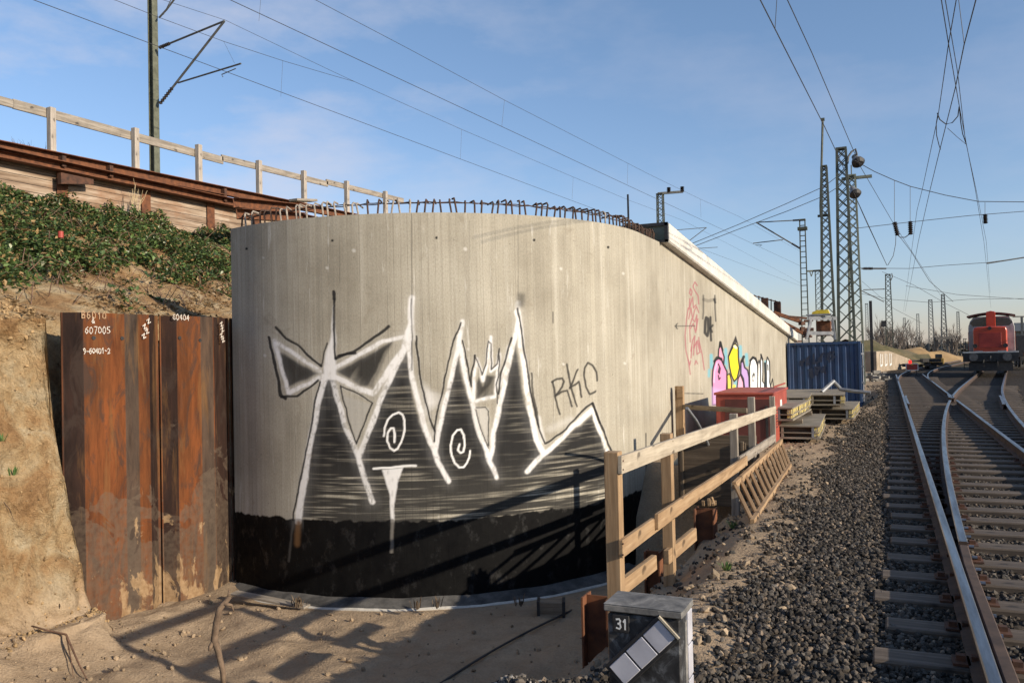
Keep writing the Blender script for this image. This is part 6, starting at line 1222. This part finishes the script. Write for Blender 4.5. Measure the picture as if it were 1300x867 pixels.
mb.tube([at_d(272, 812, 5.18), at_d(267, 821, 5.16), at_d(266, 826, 5.15)], [.016, .014, .008], 6); mb.tube([at_d(284, 766, 5.2), at_d(294, 768, 5.22), at_d(297, 776, 5.22)], [.014, .01, .004], 6); mb.tube([at_d(289, 760, 5.22), at_d(291, 748, 5.24)], [.009, .004], 6)
st_ = tag(mb.build('broken_branch', pm('bark', (0.10, 0.065, 0.04), (0.22, 0.15, 0.095), 20, .9, .5, .004, fine=.3), smooth=True), 'crooked broken branch standing up on the near lip of the pit', 'branch')
def onpit(u, v, dz=0): q_ = on_z(u, v, -1.45); return Vector((q_.x, q_.y, float(zfun(q_.x, q_.y))+dz))
mb = MB(); mb.tube([onpit(38, 814, .10), onpit(58, 815, .12), onpit(84, 813, .14), onpit(100, 824, .08), onpit(114, 838, -.02)], [.008, .011, .013, .010, .004], 6); mb.tube([onpit(84, 813, .14), onpit(90, 822, .07), onpit(93, 832, .0)], [.009, .007, .003], 5); tag(mb.build('exposed_root', pm('root', (0.09, 0.05, 0.03), (0.19, 0.11, 0.07), 12, .9, .3), smooth=True), 'thin brown exposed root at the foot of the earth bank', 'root')
a, b = on_z(300, 757, -1.6), on_z(352, 776, -1.72); tag(beam('plank', on_z(297, 752, -1.55), on_z(390, 770, -1.66), .16, .03, MT['grey_wood']), 'grey plank lying at the foot of the wall by the piles', 'plank')
# weeds: tufts of blades
MT['weed'] = pm('weed', (0.05, 0.10, 0.025), (0.11, 0.20, 0.05), 8, .6, 0)
def tuft(label, p, h, n, mat, seed, sp_=.5):
    rd = random.Random(seed); mb = MB()
    for i in range(n):
        a = rd.uniform(0, 6.28); d_ = Vector((math.cos(a), math.sin(a), 0)); b = Vector(p)+d_*rd.uniform(0, h*.5); hh = h*rd.uniform(.5, 1); e = b+d_*hh*sp_*rd.uniform(.3, 1)+Vector((0, 0, hh)); s_ = d_.cross(upz)*h*.06
        m = b.lerp(e, .55)+Vector((0, 0, hh*.12)); mb.add([b-s_, b+s_, m+s_, m-s_, e], [(0, 1, 2, 3), (3, 2, 4)])
    return tag(mb.build('weed_tuft', mat), label, 'weed', 'weed tufts')
def ong(u, v, z=-.2): q_ = on_z(u, v, z); return (q_.x, q_.y, float(zfun(q_.x, q_.y)))
tuft('bright green weed tuft on the sandy strip right of the second post', ong(922, 728), .08, 40, MT['weed'], 1, 1.0); tuft('small green weed by the ladder foot', ong(930, 655), .10, 30, MT['weed'], 2, .8)
tuft('green weed at the left edge of the earth bank', tuple(at_d(16, 603, 9.3)), .11, 20, MT['weed'], 6, .7); tuft('green sprig near the left edge of the cut bank face', tuple(at_d(2, 560, 9.3)), .11, 14, MT['weed'], 7, .7)
DW = pm('dead_weed', (0.07, 0.05, 0.035), (0.15, 0.11, 0.07), 8, .9, 0)
for k, (u, v, h, lab) in enumerate(((408, 866, .10, 'dead weed on the pit lip below the wide black shadow'), (440, 866, .12, 'dead weed left of the pair on the pit lip'), (462, 866, .07, 'tiny dead weed on the pit lip'), (330, 866, .08, 'dead weed near the standing branch'))): q_ = on_z(u, v, -.28); tuft(lab, (q_.x, q_.y, float(zfun(q_.x, q_.y))), h, 12, DW, 20+k, .5)
for k, (u, v) in enumerate(((375, 770), (383, 769), (530, 772), (660, 768), (556, 771))): q_ = on_z(u, v, -1.62); tuft(['dead weed at the footing below the left wing of the graffiti', 'thin dead weed beside another at the footing', 'dead weed at the middle of the footing', 'dead weed at the footing left of the timber block', 'low dead weed on the sunlit footing edge'][k], tuple(q_), .16, 14, DW, 40+k, .5)
p = at_d(77, 302, 14.2); mb = MB(); mb.cyl(p, p+Vector((0, 0, .11)), .045, 12); tag(mb.build('red_marker', MT['red_paint']), 'tiny red and white marker peg among the brambles', 'marker peg')

# ------------------------------------------------------------------ the distance
def hill(name, pts, D0, depth, mat, label):
    """pts: skyline as photograph directions at distance D0; the mound falls to the ground in front and runs back"""
    mb = MB(); tops = [at_d(u, v, D0) for u, v in pts]; n = len(tops); back = Vector((-SY, CY, 0)); vs = []; m = 9
    for j in range(m):
        f_ = j/(m-1)
        for k, p_ in enumerate(tops):
            if f_ <= .5: w_ = f_/.5; z_ = -.4+(p_.z+.4)*(w_*w_*(3-2*w_)); d_ = -depth*(1-w_)
            else: w_ = (f_-.5)/.5; z_ = p_.z*(1-w_)-.6*w_; d_ = depth*4*w_
            q_ = p_+back*d_; vs.append((q_.x+.3*math.sin(k*2.1+j), q_.y, z_+.25*math.sin(k*1.7+j*2.3)*(f_ > 0)*min(1, max(0, z_))))
    mb.add(vs, [(j*n+k, j*n+k+1, (j+1)*n+k+1, (j+1)*n+k) for j in range(m-1) for k in range(n-1)]); o = mb.build(name, mat, smooth=True); return tag(o, label, None, None, 'structure')
MT['bank_grass'] = pm('bank_grass', (0.085, 0.080, 0.032), (0.20, 0.155, 0.075), .8, .95, .4, .05, fine=.4)
MT['sand_heap'] = pm('sand_heap', (0.27, 0.17, 0.075), (0.44, 0.29, 0.13), .7, .95, .4, .05)
hill('hill', [(1076, 431), (1088, 430), (1101, 431.5), (1112, 434), (1120, 437), (1130, 441), (1140, 444), (1152, 447), (1166, 449)], 84, 6, MT['bank_grass'], 'grassy bank')
hill('hill', [(1140, 447), (1154, 443), (1162, 441), (1172, 443), (1180, 446), (1188, 446), (1196, 446), (1204, 449), (1214, 452)], 105, 5, MT['sand_heap'], 'sand heaps')
p0_, p1_ = at_d(1113, 466, 66), at_d(1155, 462, 76); ab = thing('concrete_abutment', 'pale concrete block wall with white scrawls at the foot of the grassy bank', 'wall', tuple((p0_+p1_)/2))
mb = MB(); z1_, z2_ = at_d(1116, 446, 66).z, at_d(1150, 456, 75).z; d_ = (p1_-p0_); nn = Vector((-d_.y, d_.x, 0)).normalized()
mb.prism([Vector((p0_.x, p0_.y, -.3)), Vector((p1_.x, p1_.y, -.3)), Vector((p1_.x, p1_.y, z2_)), p0_.lerp(p1_, .35)*1.0+Vector((0, 0, z1_-p0_.lerp(p1_, .35).z)), Vector((p0_.x, p0_.y, z1_))], Vector((0, 0, 0)), nn*1.5)
mb.build('block_wall', pm('abutment', (0.26, 0.21, 0.15), (0.40, 0.33, 0.25), 1.5, .9, .3), ab); mb = MB()
for k in range(3): q_ = p0_.lerp(p1_, .1+.13*k); ribbon(mb, [Vector((q_.x, q_.y, z1_-.25)), Vector((q_.x, q_.y, z1_-1.2)), Vector((q_.x+d_.x*.05, q_.y+d_.y*.05, z1_-1.1)), Vector((q_.x+d_.x*.05, q_.y+d_.y*.05, z1_-.3))], -nn if nn.y > 0 else nn, .16, .02)
mb.build('white_scrawl', MT['white_paint'], ab)
p = at_d(1165, 461, 72); sh2 = thing('scrap_pile', 'dark scrap pile behind the red board', 'scrap pile', tuple(p)); mb = MB(); rd = random.Random(14)
for i in range(30): mb.box(p+Vector((rd.uniform(-1.3, 1.5), rd.uniform(-.8, .8), rd.uniform(-.9, .25))), (rd.uniform(.3, 1.2), rd.uniform(.2, .6), rd.uniform(.08, .3)), rz=rd.uniform(-.5, .5))
mb.build('scrap', MT['black_steel'], sh2)
p = at_d(1196, 456, 80); yc_ = thing('yellow_machine', 'small yellow machine beside the sand heaps', 'construction machine', tuple(p)); mb = MB(); mb.box(p+Vector((-.5, 0, -.2)), (1.3, 1.2, .6)); mb.box(p+Vector((-1.3, 0, -.1)), (.4, 1.0, .35)); mb.build('machine_body', pm('machine_yellow', (0.20, 0.12, 0.02), (0.30, 0.19, 0.03), 3, .6, .1), yc_, bevel=.05); mb = MB(); mb.box(p+Vector((-.3, 0, .3)), (.6, 1.0, .4)); mb.build('machine_cab', MT['glass'], yc_, bevel=.04)
for s_ in (-.9, 0, .5): mb = MB(); mb.lathe(p+Vector((s_-.2, -.65, -.75)), (0, 1, 0), [(0, .1), (.02, .38), (.25, .38), (.27, .1)], 14); mb.build('wheel', MT['black_steel'], yc_)
p0_, p1_ = at_d(1187, 430, 110), at_d(1208, 428.5, 110); gn = thing('dark_gantry', 'low dark gantry with hanging boxes left of the locomotive', 'gantry', tuple((p0_+p1_)/2)); mb = MB(); mb.bar(p0_, p1_, .35, .35); mb.build('beam', MT['black_steel'], gn)
for f_ in (.12, .75): q_ = p0_.lerp(p1_, f_); mb = MB(); mb.box(q_+Vector((0, 0, -.6)), (.3, .3, 1.0)); mb.build('hanging_box', MT['black_steel'], gn)
for f_ in (0.0, 1.0): q_ = p0_.lerp(p1_, f_); mb = MB(); mb.bar(q_, (q_.x, q_.y, -.3), .18, .18); mb.build('gantry_leg', MT['black_steel'], gn)
rd = random.Random(33); TL = 'bare trees beyond the tracks'
MT['far_twig'] = pm('far_twig', (0.11, 0.09, 0.075), (0.20, 0.17, 0.145), 3, .9, 0)
spots = [(1112, 118, 5.2), (1120, 105, 6.0), (1136, 120, 6.4), (1143, 135, 5.6), (1155, 150, 6.0), (1172, 160, 5.2), (1188, 150, 5.4), (1205, 140, 5.2), (1211, 128, 5.0), (1128, 140, 6.0)]
adj = ['leftmost', 'second from the left', 'third from the left', 'fifth from the left', 'sixth from the left', 'seventh from the left', 'eighth from the left', 'ninth from the left', 'rightmost', 'fourth from the left']
order = sorted(range(10), key=lambda k: spots[k][0]); names = ['leftmost', 'second from left', 'third from left', 'fourth from left', 'fifth from left', 'sixth from left', 'seventh from left', 'eighth from left', 'ninth from left', 'rightmost']
for k, (u, D, h) in enumerate(spots):
    p = at_d(u, 440, D); lab = names[order.index(k)]; bare_plant('bare_tree', f'hazy leafless tree, {lab} in the row beyond the tracks', 'tree', (p.x, p.y, -.3), h, .42, MT['far_twig'], 9, TL, 3, .07, seed=50+k)
n = 14000; uu_ = RNG.random(n); dd_ = 150+260*RNG.random(n); vv = []
aa = 1060 + 260*uu_; X = (aa-650)/F*dd_; wx, wy = X*CY-dd_*SY, X*SY+dd_*CY; hh = (0.3+3.6*fbm(wx*.05, wy*.02, 77, 3))*RNG.random(n); g = RNG.random(n)
tag(leaves('treeline', np.stack([wx, wy, hh-.2], 1), 1.0+1.1*RNG.random(n), np.stack([0.10+0.06*g, 0.085+0.05*g, 0.06+0.035*g], 1), MT['leaf']), 'brownish scrub along the horizon', None, None, 'stuff')
p = at_d(1112, 480, 48); mb = MB(); rd = random.Random(17)
for i in range(24): mb.box(p+Vector((rd.uniform(-.7, .7), rd.uniform(-1.5, 1.5), rd.uniform(-.3, .35))), (rd.uniform(.1, .5), rd.uniform(.1, .5), rd.uniform(.05, .25)), rz=rd.uniform(0, 3))
tag(mb.build('debris_heap', MT['concrete_grey']), 'grey debris heap between container and track', 'debris heap')
